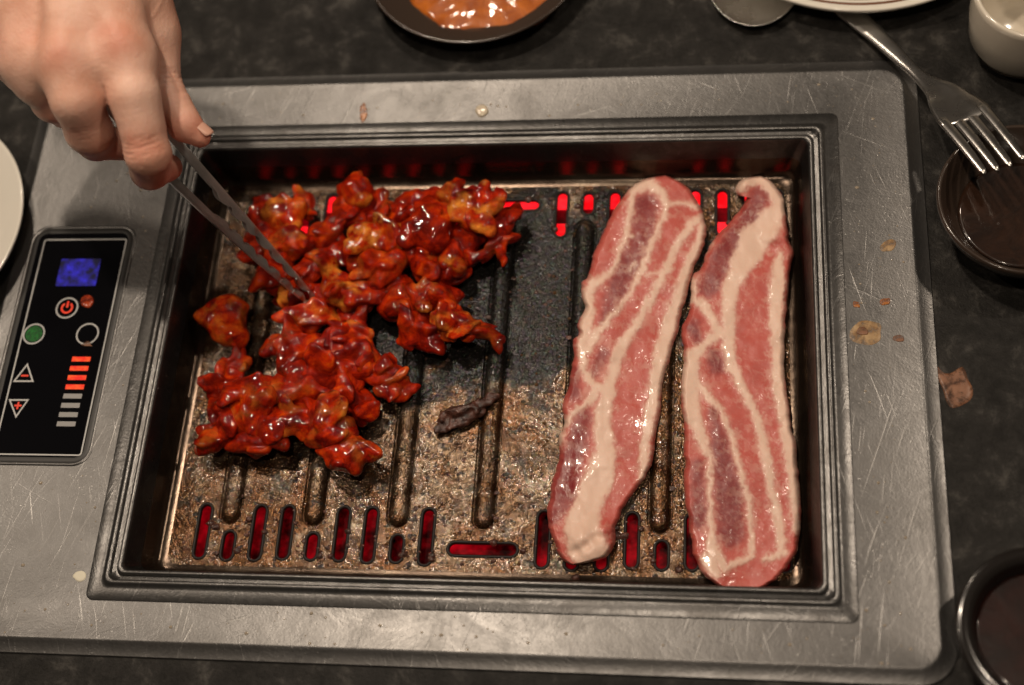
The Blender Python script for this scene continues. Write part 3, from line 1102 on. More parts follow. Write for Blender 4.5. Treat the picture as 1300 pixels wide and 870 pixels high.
# ================================================================== CHICKEN PIECES
# picture x, y of the middle, length, width (picture units), turn (deg, anticlockwise), level in the heap, paleness
CH = [
    (450, 243, 56, 44, 95, 1.0, .5), (480, 260, 56, 34, 70, .6, .25), (528, 254, 66, 38, 10, .5, .05), (571, 246, 40, 32, 30, .7, .6),
    (606, 268, 64, 50, 60, 1.0, .7), (636, 284, 52, 40, 70, .4, .1), (621, 318, 82, 28, 32, .5, .25), (553, 290, 76, 60, 75, 1.1, .0),
    (578, 328, 68, 36, 105, .9, .35), (541, 338, 58, 42, 100, .6, .3), (484, 306, 90, 52, 5, 1.3, .95), (486, 340, 76, 50, 10, .9, .25), (418, 297, 54, 44, 50, 1.0, .2),
    (452, 278, 60, 40, 15, .5, .0), (366, 274, 62, 44, 20, .7, .45), (391, 264, 44, 22, 110, .6, .6), (334, 275, 44, 34, 60, .2, .1),
    (372, 312, 74, 54, 10, .8, .35), (396, 342, 54, 42, 20, .6, .15), (350, 350, 64, 54, 120, .4, .2), (368, 374, 50, 28, 15, .3, .6),
    (424, 346, 72, 34, 110, 1.0, .6), (446, 376, 68, 44, 10, .8, .5), (470, 374, 46, 28, 80, .8, .2), (397, 404, 64, 40, 25, .5, .55),
    (508, 386, 54, 46, 45, .5, .2), (553, 377, 76, 40, 12, .9, .3), (576, 408, 66, 42, -22, .9, .75), (612, 424, 52, 24, -16, .6, .2), (540, 428, 68, 40, -40, .4, .05),
    (524, 404, 44, 30, 20, .3, .05), (445, 400, 50, 30, 10, .2, .1),
    (376, 452, 66, 56, 60, .7, .15), (380, 494, 80, 46, -10, .5, .35), (424, 474, 80, 58, -20, .7, .0), (463, 438, 58, 38, 120, .9, .65),
    (440, 424, 64, 36, 25, .8, .1), (484, 474, 58, 40, 5, .5, .2), (497, 492, 48, 28, 8, .2, .35), (352, 440, 32, 22, 0, .1, .2), (455, 452, 46, 40, 60, 1.0, .05),
    (297, 470, 50, 30, 25, .3, .5), (285, 488, 54, 40, 40, .3, .1), (322, 516, 82, 66, 70, .8, .4), (274, 558, 62, 34, 40, .3, .3),
    (322, 564, 58, 42, 10, .2, .15), (346, 542, 50, 44, 70, .5, .2), (378, 530, 58, 46, 40, .5, .3), (372, 512, 44, 36, 0, .3, .1),
    (420, 540, 72, 56, -30, .9, .5), (440, 574, 76, 52, -52, .5, .4), (408, 520, 44, 40, 10, .5, .0), (456, 516, 46, 40, 70, .0, .0), (276, 522, 46, 32, 100, .5, .2),
    (282, 405, 64, 58, 0, .3, .3), (300, 430, 56, 46, 50, .3, .3),
    (430, 322, 60, 46, 30, .3, .1), (516, 316, 60, 46, 60, .4, .0), (498, 362, 56, 44, 20, .3, .1), (462, 340, 50, 40, 0, .2, .0),
    (334, 312, 56, 44, 40, .1, .15), (520, 272, 60, 40, 10, .3, .0), (600, 300, 56, 44, 45, .2, .1), (420, 440, 56, 44, 0, .1, .0),
    (404, 474, 60, 46, 30, .1, .1), (340, 500, 56, 44, 10, .1, .0), (300, 540, 54, 44, 40, .1, .1), (560, 350, 56, 44, 20, .2, .1), (400, 376, 50, 36, 10, .0, .1),
]


def ell(P, c, ax, R):
    q = (P - c) @ R
    k0 = np.linalg.norm(q / ax, axis=-1)
    k1 = np.linalg.norm(q / (ax * ax), axis=-1)
    return k0 * (k0 - 1.0) / np.maximum(k1, 1e-9)


def rotz(a):
    c, s = math.cos(a), math.sin(a)
    return np.array([[c, -s, 0], [s, c, 0], [0, 0, 1.0]])


LONE = (54, 55)


def chicken_sdf(items, seed):
    pass


for i, (cx, cy, ln, wd, ang, lev, pale) in enumerate(CH):
    if i == 55:
        continue
    r = np.random.default_rng(1000 + i)
    a, bb = ln * 0.44 / 2 * 1.16, wd * 0.44 / 2 * 1.18
    cc = min(max(bb * 0.8, 5.5), 10.0)
    zc = -25.5 + cc * 0.85 + lev * 8.0
    ctr = W(cx, cy, zc) / MM
    R = rotz(math.radians(ang + 3))
    lo, hi = -np.array([a, a, cc]) - 7, np.array([a, a, cc]) + 7
    h = 0.9
    P = grid_pts(lo, hi, h)
    of = r.uniform(-50, 50, 3)
    Pw = P + np.stack([vnoise((P + of) / 10.0, 11), vnoise((P + of) / 10.0, 23), vnoise((P + of) / 10.0, 37)], -1) * 2.8
    tilt = np.array(Euler((r.uniform(-.25, .25), r.uniform(-.25, .25), 0)).to_matrix())
    RR = R @ tilt
    if i == 54:
        D = ell(Pw, np.array([0, 3, 0]), np.array([14.5, 11, 9.0]), rotz(0.2))
        D = smin(D, ell(Pw, np.array([6, -8, -1]), np.array([12, 8, 8.0]), rotz(-0.6)), 4)
    else:
        D = ell(Pw, np.zeros(3), np.array([a * .85, bb * .70, cc * .75]), RR)
        for k in range(4):
            t = r.uniform(-.8, .8)
            off = RR @ np.array([t * a * .72, r.uniform(-.6, .6) * bb, r.uniform(-.1, .75) * cc])
            rad = np.array([r.uniform(.45, .8) * a, r.uniform(.35, .62) * bb, r.uniform(.28, .46) * cc])
            tl = np.array(Euler((r.uniform(-.8, .8), r.uniform(-.5, .5), r.uniform(-1.3, 1.3))).to_matrix())
            D = smin(D, ell(Pw, off, rad, R @ tl), 0.9)
    rid = 1 - np.abs(fbm((P + of) / 8.5, 91, 2))
    D = D - (rid - 0.62) * 1.0 + 0.34 * fbm((P + of) / 4.5, 61, 2)
    V, F = surface_nets(D, lo, h)
    # concavity: how far the surface sits below its smoothed self
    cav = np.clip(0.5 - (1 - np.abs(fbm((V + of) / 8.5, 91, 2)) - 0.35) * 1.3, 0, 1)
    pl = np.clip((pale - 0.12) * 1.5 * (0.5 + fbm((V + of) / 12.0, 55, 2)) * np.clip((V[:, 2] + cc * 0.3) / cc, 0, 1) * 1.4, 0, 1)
    Vw = V + ctr
    Vw[:, 2] = np.maximum(Vw[:, 2], -27.9 + 0.3 * fbm(V / 5, 3))
    o = put('chicken_piece', Vw * MM, F, M['chicken'])
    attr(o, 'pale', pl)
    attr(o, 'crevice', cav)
    sm = o.modifiers.new('soft', 'SMOOTH')
    sm.factor = 0.5
    sm.iterations = 1
    lab = 'chicken chunk in shiny red marinade, in the heap part between tongs and far pan wall'
    if i in (4, 5, 6, 7, 8, 9, 25, 26, 27, 29, 30, 57, 58, 62, 67):
        lab = 'chicken chunk in shiny red marinade, on the heap side facing the pork belly'
    elif 32 <= i <= 40 or i in (24, 31, 63, 64, 68):
        lab = 'chicken chunk in shiny red marinade, in the clump just in front of the tongs tip'
    elif 41 <= i <= 53 or i in (65, 66):
        lab = 'chicken chunk in shiny red marinade, in the clump farthest from the far pan wall'
    if i == 54:
        lab = 'single red marinated chicken chunk lying apart from the heap'
    elif i == 10:
        lab = 'browned chicken piece with the palest bare patches atop the heap'
    elif i == 50:
        lab = 'pointed red chicken chunk whose tip ends the heap near the bare slots'
    elif i == 0:
        lab = 'upright rounded orange chicken chunk topping the heap by the far pan wall'
    elif i == 21:
        lab = 'upright narrow pale orange chicken strip beside the tongs tip'
    elif i == 8:
        lab = 'upright narrow chicken strip in the heap below the darkest glossy chunk'
    elif i == 7:
        lab = 'large darkest red glossy chicken chunk high on the heap'
    elif i == 6:
        lab = 'slim slanting chicken strip at the heap edge near the pork belly'
    elif i == 44:
        lab = 'slanting chicken piece pointing out of the heap to the pan side wall'
    elif i == 39:
        lab = 'smallest red chicken scrap beside the clump under the tongs tip'
    elif i == 28:
        lab = 'thin pointed chicken tail sticking out of the heap towards the pork belly'
    tag(o, lab, 'chicken', 'red marinated chicken pieces')

# ---- charred scrap on a ridge
P = grid_pts(np.array([-24, -16, -6.0]), np.array([24, 16, 10.0]), 0.8)
Pw = P + np.stack([fbm(P / 6, 1, 2), fbm(P / 6, 2, 2), fbm(P / 6, 3, 2)], -1) * 1.6
D = ell(Pw, np.array([2, 2.5, 1.5]), np.array([17, 3.6, 3.0]), rotz(0.38))
D = smin(D, ell(Pw, np.array([-2, -3.5, 0]), np.array([15, 4.2, 2.6]), rotz(0.42)), 1.0)
D = smin(D, ell(Pw, np.array([-12, -6, 0]), np.array([6, 4, 2.5]), rotz(0.9)), 1.5)
D += 0.7 * fbm(P / 3.2, 8, 2)
V, F = surface_nets(D, np.array([-24, -16, -6.0]), 0.8)
V += W(592, 524, -24) / MM
V[:, 2] = np.maximum(V[:, 2], -27.5)
o = put('charred_scrap', V * MM, F, M['char'])
tag(o, 'shrivelled charred black-brown scrap lying alone on the pan floor', 'meat scrap')

# ================================================================== TONGS
def arm_mesh(path, inward, scal):
    """channel-section arm along path (m); flanges point along inward"""
    n = 150
    Pp = smooth_path(np.asarray(path), n)
    V, F = [], []
    tn = np.gradient(Pp, axis=0)
    tn /= np.linalg.norm(tn, axis=1)[:, None]
    m = 9
    for k in range(n):
        t = k / (n - 1)
        s = np.array(inward) - (np.array(inward) @ tn[k]) * tn[k]
        s /= np.linalg.norm(s)
        nn = np.cross(tn[k], s)
        wd = (12.5 - 6.5 * t) * MM
        dp = (3.4 + 1.8 * math.sin(math.pi * min(t * 1.1, 1)) - 1.2 * t) * MM
        if t > scal:
            dp += (abs(math.sin((t - scal) * 58)) * 2.4 - 0.6) * MM
        cr = 1.6 * MM
        prof = [(dp, wd / 2), (dp * .6, wd / 2), (cr, wd / 2), (cr * .3, wd / 2 - cr * .3), (0, 0), (cr * .3, -wd / 2 + cr * .3), (cr, -wd / 2), (dp * .6, -wd / 2), (dp, -wd / 2)]
        for (a, b2) in prof:
            V.append(Pp[k] + s * a + nn * b2)
    for k in range(n - 1):
        for j in range(m - 1):
            F.append([k * m + j, k * m + j + 1, (k + 1) * m + j + 1, (k + 1) * m + j])
    return np.array(V), F, np.repeat(np.linspace(0, 1, n), m)


tip = W(396, 382, -14)
ua = [W(125, 62, 112), W(180, 128, 100), W(232, 190, 78), W(310, 280, 34), W(396, 379, -14)]
la = [W(112, 98, 108), W(160, 160, 94), W(216, 224, 72), W(300, 303, 28), W(393, 383, -15)]
tongs = thing('tongs', tip, 'stainless steel serving tongs with scalloped inner edges gripped by the hand', 'tongs')
sep = np.array(la[2]) - np.array(ua[2])
sep /= np.linalg.norm(sep)
for pth, s in ((ua, sep), (la, -sep)):
    pth = [np.array(q) - s * 0.003 for q in pth]
    V, F, tv = arm_mesh(pth, s, 0.60)
    o = put('arm', V, F, M['tongs'], tongs)
    attr(o, 'sauce', np.clip((tv - 0.86) * 6 + 1.2 * fbm(V / 0.006, 7, 3), 0, 1) * (tv > .6))
    so = o.modifiers.new('sheet', 'SOLIDIFY')
    so.thickness = 0.0009
    o.modifiers.new('split', 'EDGE_SPLIT').split_angle = math.radians(50)
V, F = lathe([(1.5, -8), (4.5, -8), (4.5, 8), (1.5, 8)], (np.array(ua[0]) + np.array(la[0])) / 2, 24)
put('hinge', V, F, M['tongs'], tongs)

# ================================================================== HAND
def jt(x, y, z):
    return W(x, y, z) / MM


HZ = 0
hand_lo = np.array([-420.0, 40.0, 55.0])
hand_hi = np.array([-120.0, 330.0, 215.0])


def cone(P, a, b2, ra, rb):
    ab = b2 - a
    t = np.clip(((P - a) @ ab) / (ab @ ab), 0, 1)
    return np.linalg.norm(P - (a + t[..., None] * ab), axis=-1) - (ra + t * (rb - ra))


def chain(P, pts, rad, k=3.0):
    d = None
    for (a, b2, ra, rb) in zip(pts[:-1], pts[1:], rad[:-1], rad[1:]):
        c = cone(P, a, b2, ra, rb)
        d = c if d is None else smin(d, c, k)
    return d


WR = jt(20, -120, 172)      # wrist
WR2 = jt(110, -110, 165)
I_ = [jt(160, 72, 142), jt(170, 120, 136), jt(188, 194, 118), jt(191, 216, 96), jt(214, 212, 78)]
M_ = [jt(88, 84, 147), jt(98, 128, 140), jt(113, 166, 122), jt(122, 178, 100), jt(160, 186, 80)]
R_ = [jt(36, 76, 140), jt(50, 104, 132), jt(68, 128, 116), jt(84, 140, 96), jt(120, 140, 82)]
K_ = [jt(-6, 52, 126), jt(6, 76, 118), jt(28, 96, 104), jt(50, 106, 90), jt(84, 108, 80)]
T_ = [jt(168, -28, 142), jt(193, 42, 124), jt(206, 112, 110), jt(234, 158, 102), jt(254, 174, 97)]
fr_ = {'i': (I_, (12.8, 12.2, 11.2, 9.8, 7.4)), 'm': (M_, (12.8, 12.4, 11.6, 10.2, 7.6)), 'r': (R_, (12.0, 11.6, 10.8, 9.4, 7.2)), 'k': (K_, (10.5, 9.6, 8.8, 8.0, 6.4)),
       't': (T_, (14.0, 12.0, 10.8, 8.6, 5.6))}
allp = np.concatenate([np.array(v[0]) for v in fr_.values()] + [np.array([WR, WR2])])
FA = WR + (WR - I_[0]) * 0.55 + np.array([0, 0, 12.0])
hand_lo = allp.min(0) - 22
hand_hi = np.maximum(allp.max(0), FA) + np.array([24, 24, 24])
hand_lo = np.minimum(hand_lo, FA - 34)
h = 1.75
P = grid_pts(hand_lo, hand_hi, h)
palm = None
for (a, ra) in ((I_[0], 12.5), (M_[0], 12.5), (R_[0], 12.0), (K_[0], 11.0)):
    wst = WR2 if a is I_[0] or a is M_[0] else WR
    c = cone(P, wst + np.array([0, 0, -4]), a, 19, ra)
    palm = c if palm is None else smin(palm, c, 12)
for (a, b2, ra, rb) in ((I_[0], M_[0], 11.6, 11.6), (M_[0], R_[0], 11.6, 11.0), (R_[0], K_[0], 11, 10)):
    palm = smin(palm, cone(P, a + np.array([0, 0, -3]), b2 + np.array([0, 0, -3]), ra, rb), 8)
th = cone(P, WR2 + np.array([0, 0, -10]), T_[0], 18, 15)
palm = smin(palm, th, 12)
palm = smin(palm, cone(P, T_[0], T_[1], 14.5, 12.5), 9)
fore = cone(P, (WR + WR2) / 2 + np.array([0, 0, -4]), FA, 25, 28)
palm = smin(palm, fore, 16)
D = palm
web = []
for nm, (pts, rad) in fr_.items():
    f = chain(P, pts, rad, 2.5)
    f = smin(palm, f, 7.0 if nm != 't' else 8.0)
    D = np.minimum(D, f) if nm in 't' else smin(D, f, 1.2)
# knuckle bumps and extensor tendons
for (a, rr) in ((I_[0], 6.5), (M_[0], 6.5), (R_[0], 6.0)):
    D = smin(D, np.linalg.norm(P - (a + np.array([0, 2, 8.0])), axis=-1) - rr, 9)
for a in (I_[0], M_[0], R_[0]):
    D = smin(D, cone(P, a + np.array([0, 3, 9.0]), WR2 * .5 + WR * .5 + np.array([0, 0, 12.0]), 2.4, 2.6), 9)
# creases over the finger joints
def crease(D, p, ax, rad, n, step, depth):
    ax = ax / np.linalg.norm(ax)
    q = (P - p) @ ax
    near = np.linalg.norm(P - p, axis=-1) < rad * 2.0
    q = q + 0.6 * vnoise(P / 6.0, 5)
    for k in range(n):
        off = (k - (n - 1) / 2) * step
        D = D + np.where(near, depth * np.exp(-((q - off) / 0.95) ** 2), 0)
    return D


D = crease(D, I_[2] + np.array([0, 0, 6.0]), I_[2] - I_[1], 12, 3, 3.2, 0.6)
D = crease(D, M_[2] + np.array([0, 0, 6.0]), M_[2] - M_[1], 12, 3, 3.2, 0.55)
D = crease(D, R_[2] + np.array([0, 0, 6.0]), R_[2] - R_[1], 11, 2, 3.2, 0.5)
D = crease(D, T_[2] + np.array([4, 0, 4.0]), T_[2] - T_[1], 11, 4, 3.0, 0.75)
D = D + 0.25 * fbm(P / 14.0, 3, 2)
V, F = surface_nets(D, hand_lo, h)
red = np.zeros(len(V))
for (p, s, amp) in ((I_[0] + [0, 0, 12], 11, .75), (M_[0] + [0, 0, 12], 10, .65), (R_[0] + [0, 0, 10], 10, .6), (I_[2] + [0, 0, 8], 11, .7), (M_[2] + [0, 0, 8], 14, .6), (R_[2], 14, .7),
                    (I_[3], 14, .8), (M_[3], 16, .8), (T_[4], 14, .75), (T_[3], 12, .4), (T_[2], 13, .45), (K_[2], 16, .6), (I_[4], 16, .8)):
    red += amp * np.exp(-((V - p) ** 2).sum(1) / (s * s))
red = np.clip(red * (0.9 + 0.5 * fbm(V / 9.0, 44, 2)), 0, 1)
hand = put('hand', V * MM, F, M['skin'])
attr(hand, 'red', red)
sm = hand.modifiers.new('soft', 'SMOOTH')
sm.factor = 0.5
sm.iterations = 3
ss = hand.modifiers.new('fine', 'SUBSURF')
ss.levels = ss.render_levels = 1
dg = bpy.context.evaluated_depsgraph_get()
hm = bpy.data.meshes.new_from_object(hand.evaluated_get(dg))
hand.modifiers.clear()
hand.data = hm
nv = len(hm.vertices)
hv = np.empty(nv * 3, np.float32)
hm.vertices.foreach_get('co', hv)
hn = np.empty(nv * 3, np.float32)
hm.vertices.foreach_get('normal', hn)
hv = hv.reshape(-1, 3).astype(float)
hn = hn.reshape(-1, 3)
hw = hv / MM + np.array(hand.location) / MM
disp = np.zeros(nv)


def fold(p, ax, rad, offs, depth, sig=0.8):
    ax = ax / np.linalg.norm(ax)
    q = (hw - p) @ ax
    lat = np.linalg.norm((hw - p) - q[:, None] * ax, axis=1)
    q = q + 1.1 * vnoise(hw / 5.0, 5) + 0.010 * lat * lat
    fade = np.exp(-(np.linalg.norm(hw - p, axis=1) / rad) ** 4)
    out = np.zeros(nv)
    for k, o_ in enumerate(offs):
        am = depth * (0.6 + 0.4 * math.cos(o_ * .5)) * np.clip(0.75 + 0.6 * vnoise(hw / 4.0, 60 + k), 0.1, 1.3)
        out -= am * np.exp(-((q - o_) / sig) ** 2)
    return out * fade


for (pts, up, dep) in ((I_, 9, .55), (M_, 9, .55), (R_, 8, .5)):
    disp += fold(pts[2] + np.array([0, -3, up]), pts[2] - pts[1], 13, (-5, -2.6, -.4, 1.8, 4.2), dep)
    disp += fold(pts[0] + np.array([0, 0, 11]), pts[1] - pts[0], 12, (-5, -2.4, 0.3, 2.8, 5.4), .10, 1.0)
disp += fold(T_[2] + np.array([6, 2, 6.0]), T_[2] - T_[1], 15, (-7, -4.2, -1.8, .6, 3.0, 6.0), .6)
disp += fold(T_[3] * .5 + T_[2] * .5 + np.array([5, 0, 5.0]), T_[3] - T_[2], 9, (-2, 1.5), .25)
disp += fold(I_[1] + np.array([0, 0, 8.0]), I_[2] - I_[1], 12, (-3, 3), .15, 1.2)
# fine crosswise skin lines, a few raised veins
disp += 0.03 * (1 - 2 * np.abs(fbm(hw / np.array([5.0, 2.0, 3.0]), 81, 2)))
vein = np.clip(0.10 - np.abs(fbm(hw / np.array([26.0, 60.0, 40.0]), 91, 2)), 0, 1) / 0.10
back = np.clip((hw[:, 1] - I_[0][1] - 5) / 20, 0, 1) * np.clip(hn[:, 2], 0, 1)
disp += 0.8 * vein * vein * back
hv = hv + hn * (disp * MM)[:, None]
hm.vertices.foreach_set('co', hv.astype(np.float32).ravel())
hm.update()
tag(hand, 'bare right hand reaching in from above and pinching the steel tongs', 'hand')


def nail(ctr, along, up, ln, wd, rad):
    along = along / np.linalg.norm(along)
    up = up - (up @ along) * along
    up /= np.linalg.norm(up)
    sd = np.cross(along, up)
    V, F = [], []
    n, m = 12, 10
    for i in range(n):
        t = i / (n - 1)
        ww = wd * math.sqrt(max(0.05, 1 - (2 * t - 1) ** 8)) * (0.82 + 0.18 * t)
        for j in range(m):
            u = (j / (m - 1) - .5) * ww
            z = math.sqrt(max(rad * rad - u * u, 0.1)) - rad - 0.5 * (2 * t - 1) ** 2
            V.append(ctr + along * (t - .5) * ln + sd * u + up * z)
    for i in range(n - 1):
        for j in range(m - 1):
            F.append([i * m + j, i * m + j + 1, (i + 1) * m + j + 1, (i + 1) * m + j])
    return np.array(V), F


al = T_[4] - T_[3]
upv = np.array([0.75, 0.45, 0.55])
upv = upv - (upv @ al) / (al @ al) * al
upv /= np.linalg.norm(upv)
V, F = nail((T_[3] * .42 + T_[4] * .58) + upv * 7.0 + al / np.linalg.norm(al) * 1.5, al, upv, 13.5, 10.5, 7.0)
o = put('fingernail', V * MM, F, M['nail'], hand)
so = o.modifiers.new('sheet', 'SOLIDIFY')
so.thickness = 0.0007
al = M_[4] - M_[3]
V, F = nail(M_[4] + np.array([-3, -6.0, -1.0]), al, np.array([-.2, -1, 0.1]), 10, 9, 7.0)
o = put('fingernail', V * MM, F, M['nail'], hand)
o.modifiers.new('sheet', 'SOLIDIFY').thickness = 0.0006

# ================================================================== CROCKERY
def plate_profile(R, h, t=3.0, foot=0.55):
    return [(0.5, 2.4), (R * foot * .9, 2.4), (R * foot, 2.9), (R * .80, h * .62), (R * .97, h - .6), (R * .992, h), (R, h - .7), (R * .99, h - t * .7),
            (R * .80, h * .62 - t), (R * foot + 2, 0.4), (R * foot + 1, 0), (R * foot - 3, 0), (R * foot - 4, 1.0), (0.5, 1.0)]


TM = TZ * MM


def on_table(x, y, zrim):
    """centre on the table of a round dish whose rim (zrim mm above the table) is centred at picture x, y"""
    p = W(x, y, TZ + zrim)
    return np.array([p[0], p[1], TM])


# white plate by the touch panel
R = 74
c = on_table(-136, 287, 20)
rimr = np.linalg.norm((W(25, 285, TZ + 20) - W(-136, 287, TZ + 20))[:2]) / MM
V, F = lathe(plate_profile(rimr, 20, 4), c)
tag(put('plate', V, F, M['white_china']), 'plain white china plate beside the touch panel', 'plate')

# white plate with brown rings, spoon and fork near it
ctr = W(1090, -165, TZ + 18)
rr = abs((W(1090, 14, TZ + 18) - ctr)[1]) / MM
c = np.array([ctr[0], ctr[1], TM])
pl = thing('plate', c, 'white china plate with thin brown rings lying over the fork handle', 'plate')
V, F = lathe(plate_profile(rr, 18, 5, 0.6), c, 128)
put('dish', V, F, M['white_china'], pl)
for q, wq in ((0.945, 0.9), (0.90, 0.5)):
    zq = (18 * .62 + (18 - .6 - 18 * .62) * (q - .80) / .17) + 0.25
    V, F = lathe([(rr * q - wq, zq - .35), (rr * q - wq, zq), (rr * q + wq, zq + .25), (rr * q + wq, zq - .2)], c, 128)
    put('painted_ring', V, F[:-2], M['brown_ring'], pl)

# dark dish of orange sauce
ctr = W(604, -62, TZ + 17)
rr = abs((W(604, 54, TZ + 17) - ctr)[1]) / MM
c = np.array([ctr[0], ctr[1], TM])
V, F = lathe(plate_profile(rr, 17, 3.2, 0.5), c)
tag(put('dish', V, F, M['dark_dish']), 'shallow dark brown dish holding orange dipping sauce', 'dish')
n = 72
a = np.linspace(0, 2 * math.pi, n, endpoint=False)
Ls = []
sc = c + np.array([0.008, -0.006, 0])
edge = rr * .74 * (1 + .07 * fbm(np.stack([np.cos(a) * 2, np.sin(a) * 2, a * 0], 1), 4, 3))
for q, z in ((1.0, 8.0), (0.985, 9.6), (0.93, 10.6), (.8, 11.2), (.6, 11.5), (.4, 11.6), (.2, 11.7), (.02, 11.7)):
    rad = edge * q
    x, y = rad * np.cos(a), rad * np.sin(a)
    zz = z + (0.9 * fbm(np.stack([x / 6, y / 6, x * 0], 1), 14, 3) if z > 9 else 0)
    Ls.append(np.stack([x, y, zz + 0 * x], 1) * MM + sc)
V, F = loops_mesh(Ls, False, True)
tag(put('dipping_sauce', V, F, M['orange_sauce']), 'chunky orange dipping sauce pooled in the dark dish', 'sauce')

# spoon
P = grid_pts(np.array([-40, -40, -8.0]), np.array([40, 140, 26.0]), 1.2)


def spoon_mesh(c, wd, ln):
    n, m = 40, 28
    L = []
    # bowl rings from the outer underside over the lip to the inner hollow
    for s_, off in ((0.02, -1.0), (.35, -1.0), (.65, -1.0), (.88, -1.0), (.98, -0.8), (1.0, -0.2), (.985, 0.1), (.93, 0.0), (.8, 0), (.55, 0), (.3, 0), (.02, 0)):
        a = np.linspace(0, 2 * math.pi, n, endpoint=False)
        x = wd * s_ * np.cos(a) * (1 - 0.10 * np.sin(a) * -1)
        y = ln * s_ * np.sin(a)
        z = 6.5 * s_ ** 2.2 + off
        L.append(np.stack([x, y, z + 0 * x], 1))
    V, F = loops_mesh(L, True, True)
    return V, F


cp = W(958, -22, TZ + 8)
c = np.array([cp[0], cp[1], TM + 0.0012])
spoon = thing('spoon', c, 'steel spoon with its hollow bowl up beside the ringed plate', 'spoon')
V, F = spoon_mesh(None, 27.5, 31)
put('bowl', V * MM + c, F, M['cutlery'], spoon)
Ls = []
for t in np.linspace(0, 1, 24):
    wq = 5.0 - 1.8 * math.sin(t * math.pi) + 3.2 * t
    y = 29 + t * 130
    z = 6.3 + 7 * math.sin(min(t * 1.6, 1) * math.pi / 2) - 9 * t ** 2
    Ls.append(np.array([(-wq, y, z), (-wq * .6, y, z + 1.1), (wq * .6, y, z + 1.1), (wq, y, z), (wq * .6, y, z - .9), (-wq * .6, y, z - .9)]) * MM + c)
V, F = loops_mesh(Ls, True, True)
put('handle', V, F, M['cutlery'], spoon)

# white cup
ct = W(1322, -18, TZ + 50)
c = np.array([ct[0] - .002, ct[1] - .002, TM])
Rc = abs((W(1240, -5, TZ + 46) - ct)[0]) / MM
V, F = lathe([(0.5, 4), (Rc * .6, 4.5), (Rc * .80, 12), (Rc * .88, 30), (Rc * .90, 47), (Rc * .93, 50), (Rc * .97, 50.3), (Rc, 49), (Rc, 46), (Rc * .985, 30), (Rc * .92, 14), (Rc * .76, 4),
              (Rc * .62, 1.4), (Rc * .6, 0), (Rc * .5, 0), (Rc * .48, 1.5), (0.5, 1.5)], c, 96)
tag(put('cup', V, F, M['cream_china']), 'thick cream white china cup standing near the fork', 'cup')

# dark bowl on the right
ctr = W(1304, 250, TZ + 30)
rr = abs((W(1190, 222, TZ + 30) - W(1304, 222, TZ + 30))[0]) / MM
c = np.array([ctr[0], ctr[1], TM])
V, F = lathe([(0.5, 5), (rr * .45, 5.5), (rr * .68, 10), (rr * .86, 20), (rr * .945, 29), (rr * .965, 30), (rr * .99, 29.6), (rr, 28), (rr * .985, 25), (rr * .88, 14), (rr * .70, 4), (rr * .55, 1.5),
              (rr * .54, 0), (rr * .44, 0), (rr * .43, 2), (0.5, 2)], c)
tag(put('bowl', V, F, M['dark_dish']), 'dark brown glazed bowl under the fork tines', 'bowl')
V, F = lathe([(rr * .70, 11.5), (rr * .705, 12.6), (rr * .66, 12.4), (0.5, 12.3)], c)
tag(put('dark_sauce', V, F[1:], M['dark_sauce']), 'dark brown sauce in the bowl under the fork tines', 'sauce')

# black bowl by the near right corner of the surround
ctr = W(1328, 800, TZ + 26)
rr = abs((W(1214, 790, TZ + 26) - W(1328, 790, TZ + 26))[0]) / MM
c = np.array([ctr[0], ctr[1], TM])
V, F = lathe([(0.5, 4), (rr * .5, 4.5), (rr * .72, 14), (rr * .80, 24), (rr * .83, 25.8), (rr * .97, 26), (rr, 25), (rr * .99, 22), (rr * .86, 12), (rr * .68, 3), (rr * .56, 1.5),
              (rr * .55, 0), (rr * .46, 0), (rr * .45, 1.6), (0.5, 1.6)], c)
tag(put('bowl', V, F, M['black_dish']), 'black bowl with a broad flat rim and dark red soup', 'bowl')
V, F = lathe([(rr * .735, 16), (rr * .74, 17.2), (rr * .70, 17), (0.5, 17)], c)
tag(put('soup', V, F[1:], M['red_soup']), 'dark red soup inside the black bowl', 'soup')

# fork: handle under the ringed plate, tines over the bowl
fa = W(1076, 12, TZ + 3)
fb = W(1166, 96, TZ + 14)
fc = W(1196, 118, TZ + 22)
fd = W(1236, 165, TZ + 36)
fe = W(1290, 233, TZ + 33)
dirv = (W(1290, 226, TZ + 30) - fa)
fork = thing('fork', np.array([fa[0], fa[1], TM]), 'steel dinner fork with four tines resting on the dark bowl rim', 'fork')
def frame(t):
    tt = t / np.linalg.norm(t)
    sd = np.cross(tt, [0, 0, 1])
    sd /= np.linalg.norm(sd)
    return tt, sd, np.cross(sd, tt)


HW = 14.0
NH, NA = 40, 64
hp = smooth_path([W(1030, -32, TZ + 2.5), fa, W(1120, 52, TZ + 8), fb, fc, W(1211, 135, TZ + 28), W(1228, 154, TZ + 33)], NA)
tn = np.gradient(hp, axis=0)
Ls = []
for k in range(NA):
    tt, sd, up = frame(tn[k])
    if k < NH:
        t = k / (NH - 1)
        wq = (8.6 - 4.9 * t ** 1.3) * MM
        hq = (1.0 + 0.8 * t) * MM
        dish = 0
    else:
        t = (k - NH) / (NA - 1 - NH)
        wq = (3.7 + (HW - 3.7) * (0.5 - .5 * math.cos(math.pi * min(1, t * 1.05)))) * MM
        hq = (1.8 - .9 * t) * MM * (0.3 if k == NA - 1 else 1)
        dish = 2.2 * t * MM
    Ls.append(np.array([hp[k] + sd * u * wq + up * (hq * s_ + dish * u * u) for u, s_ in ((-1, 0), (-.85, .8), (-.4, .9), (0, 1), (.4, .9), (.85, .8), (1, 0), (.85, -.8), (.4, -.9), (0, -1), (-.4, -.9), (-.85, -.8))]))
V, F = loops_mesh(Ls[:NH + 1], True, False)
put('handle', V, F, M['cutlery'], fork)
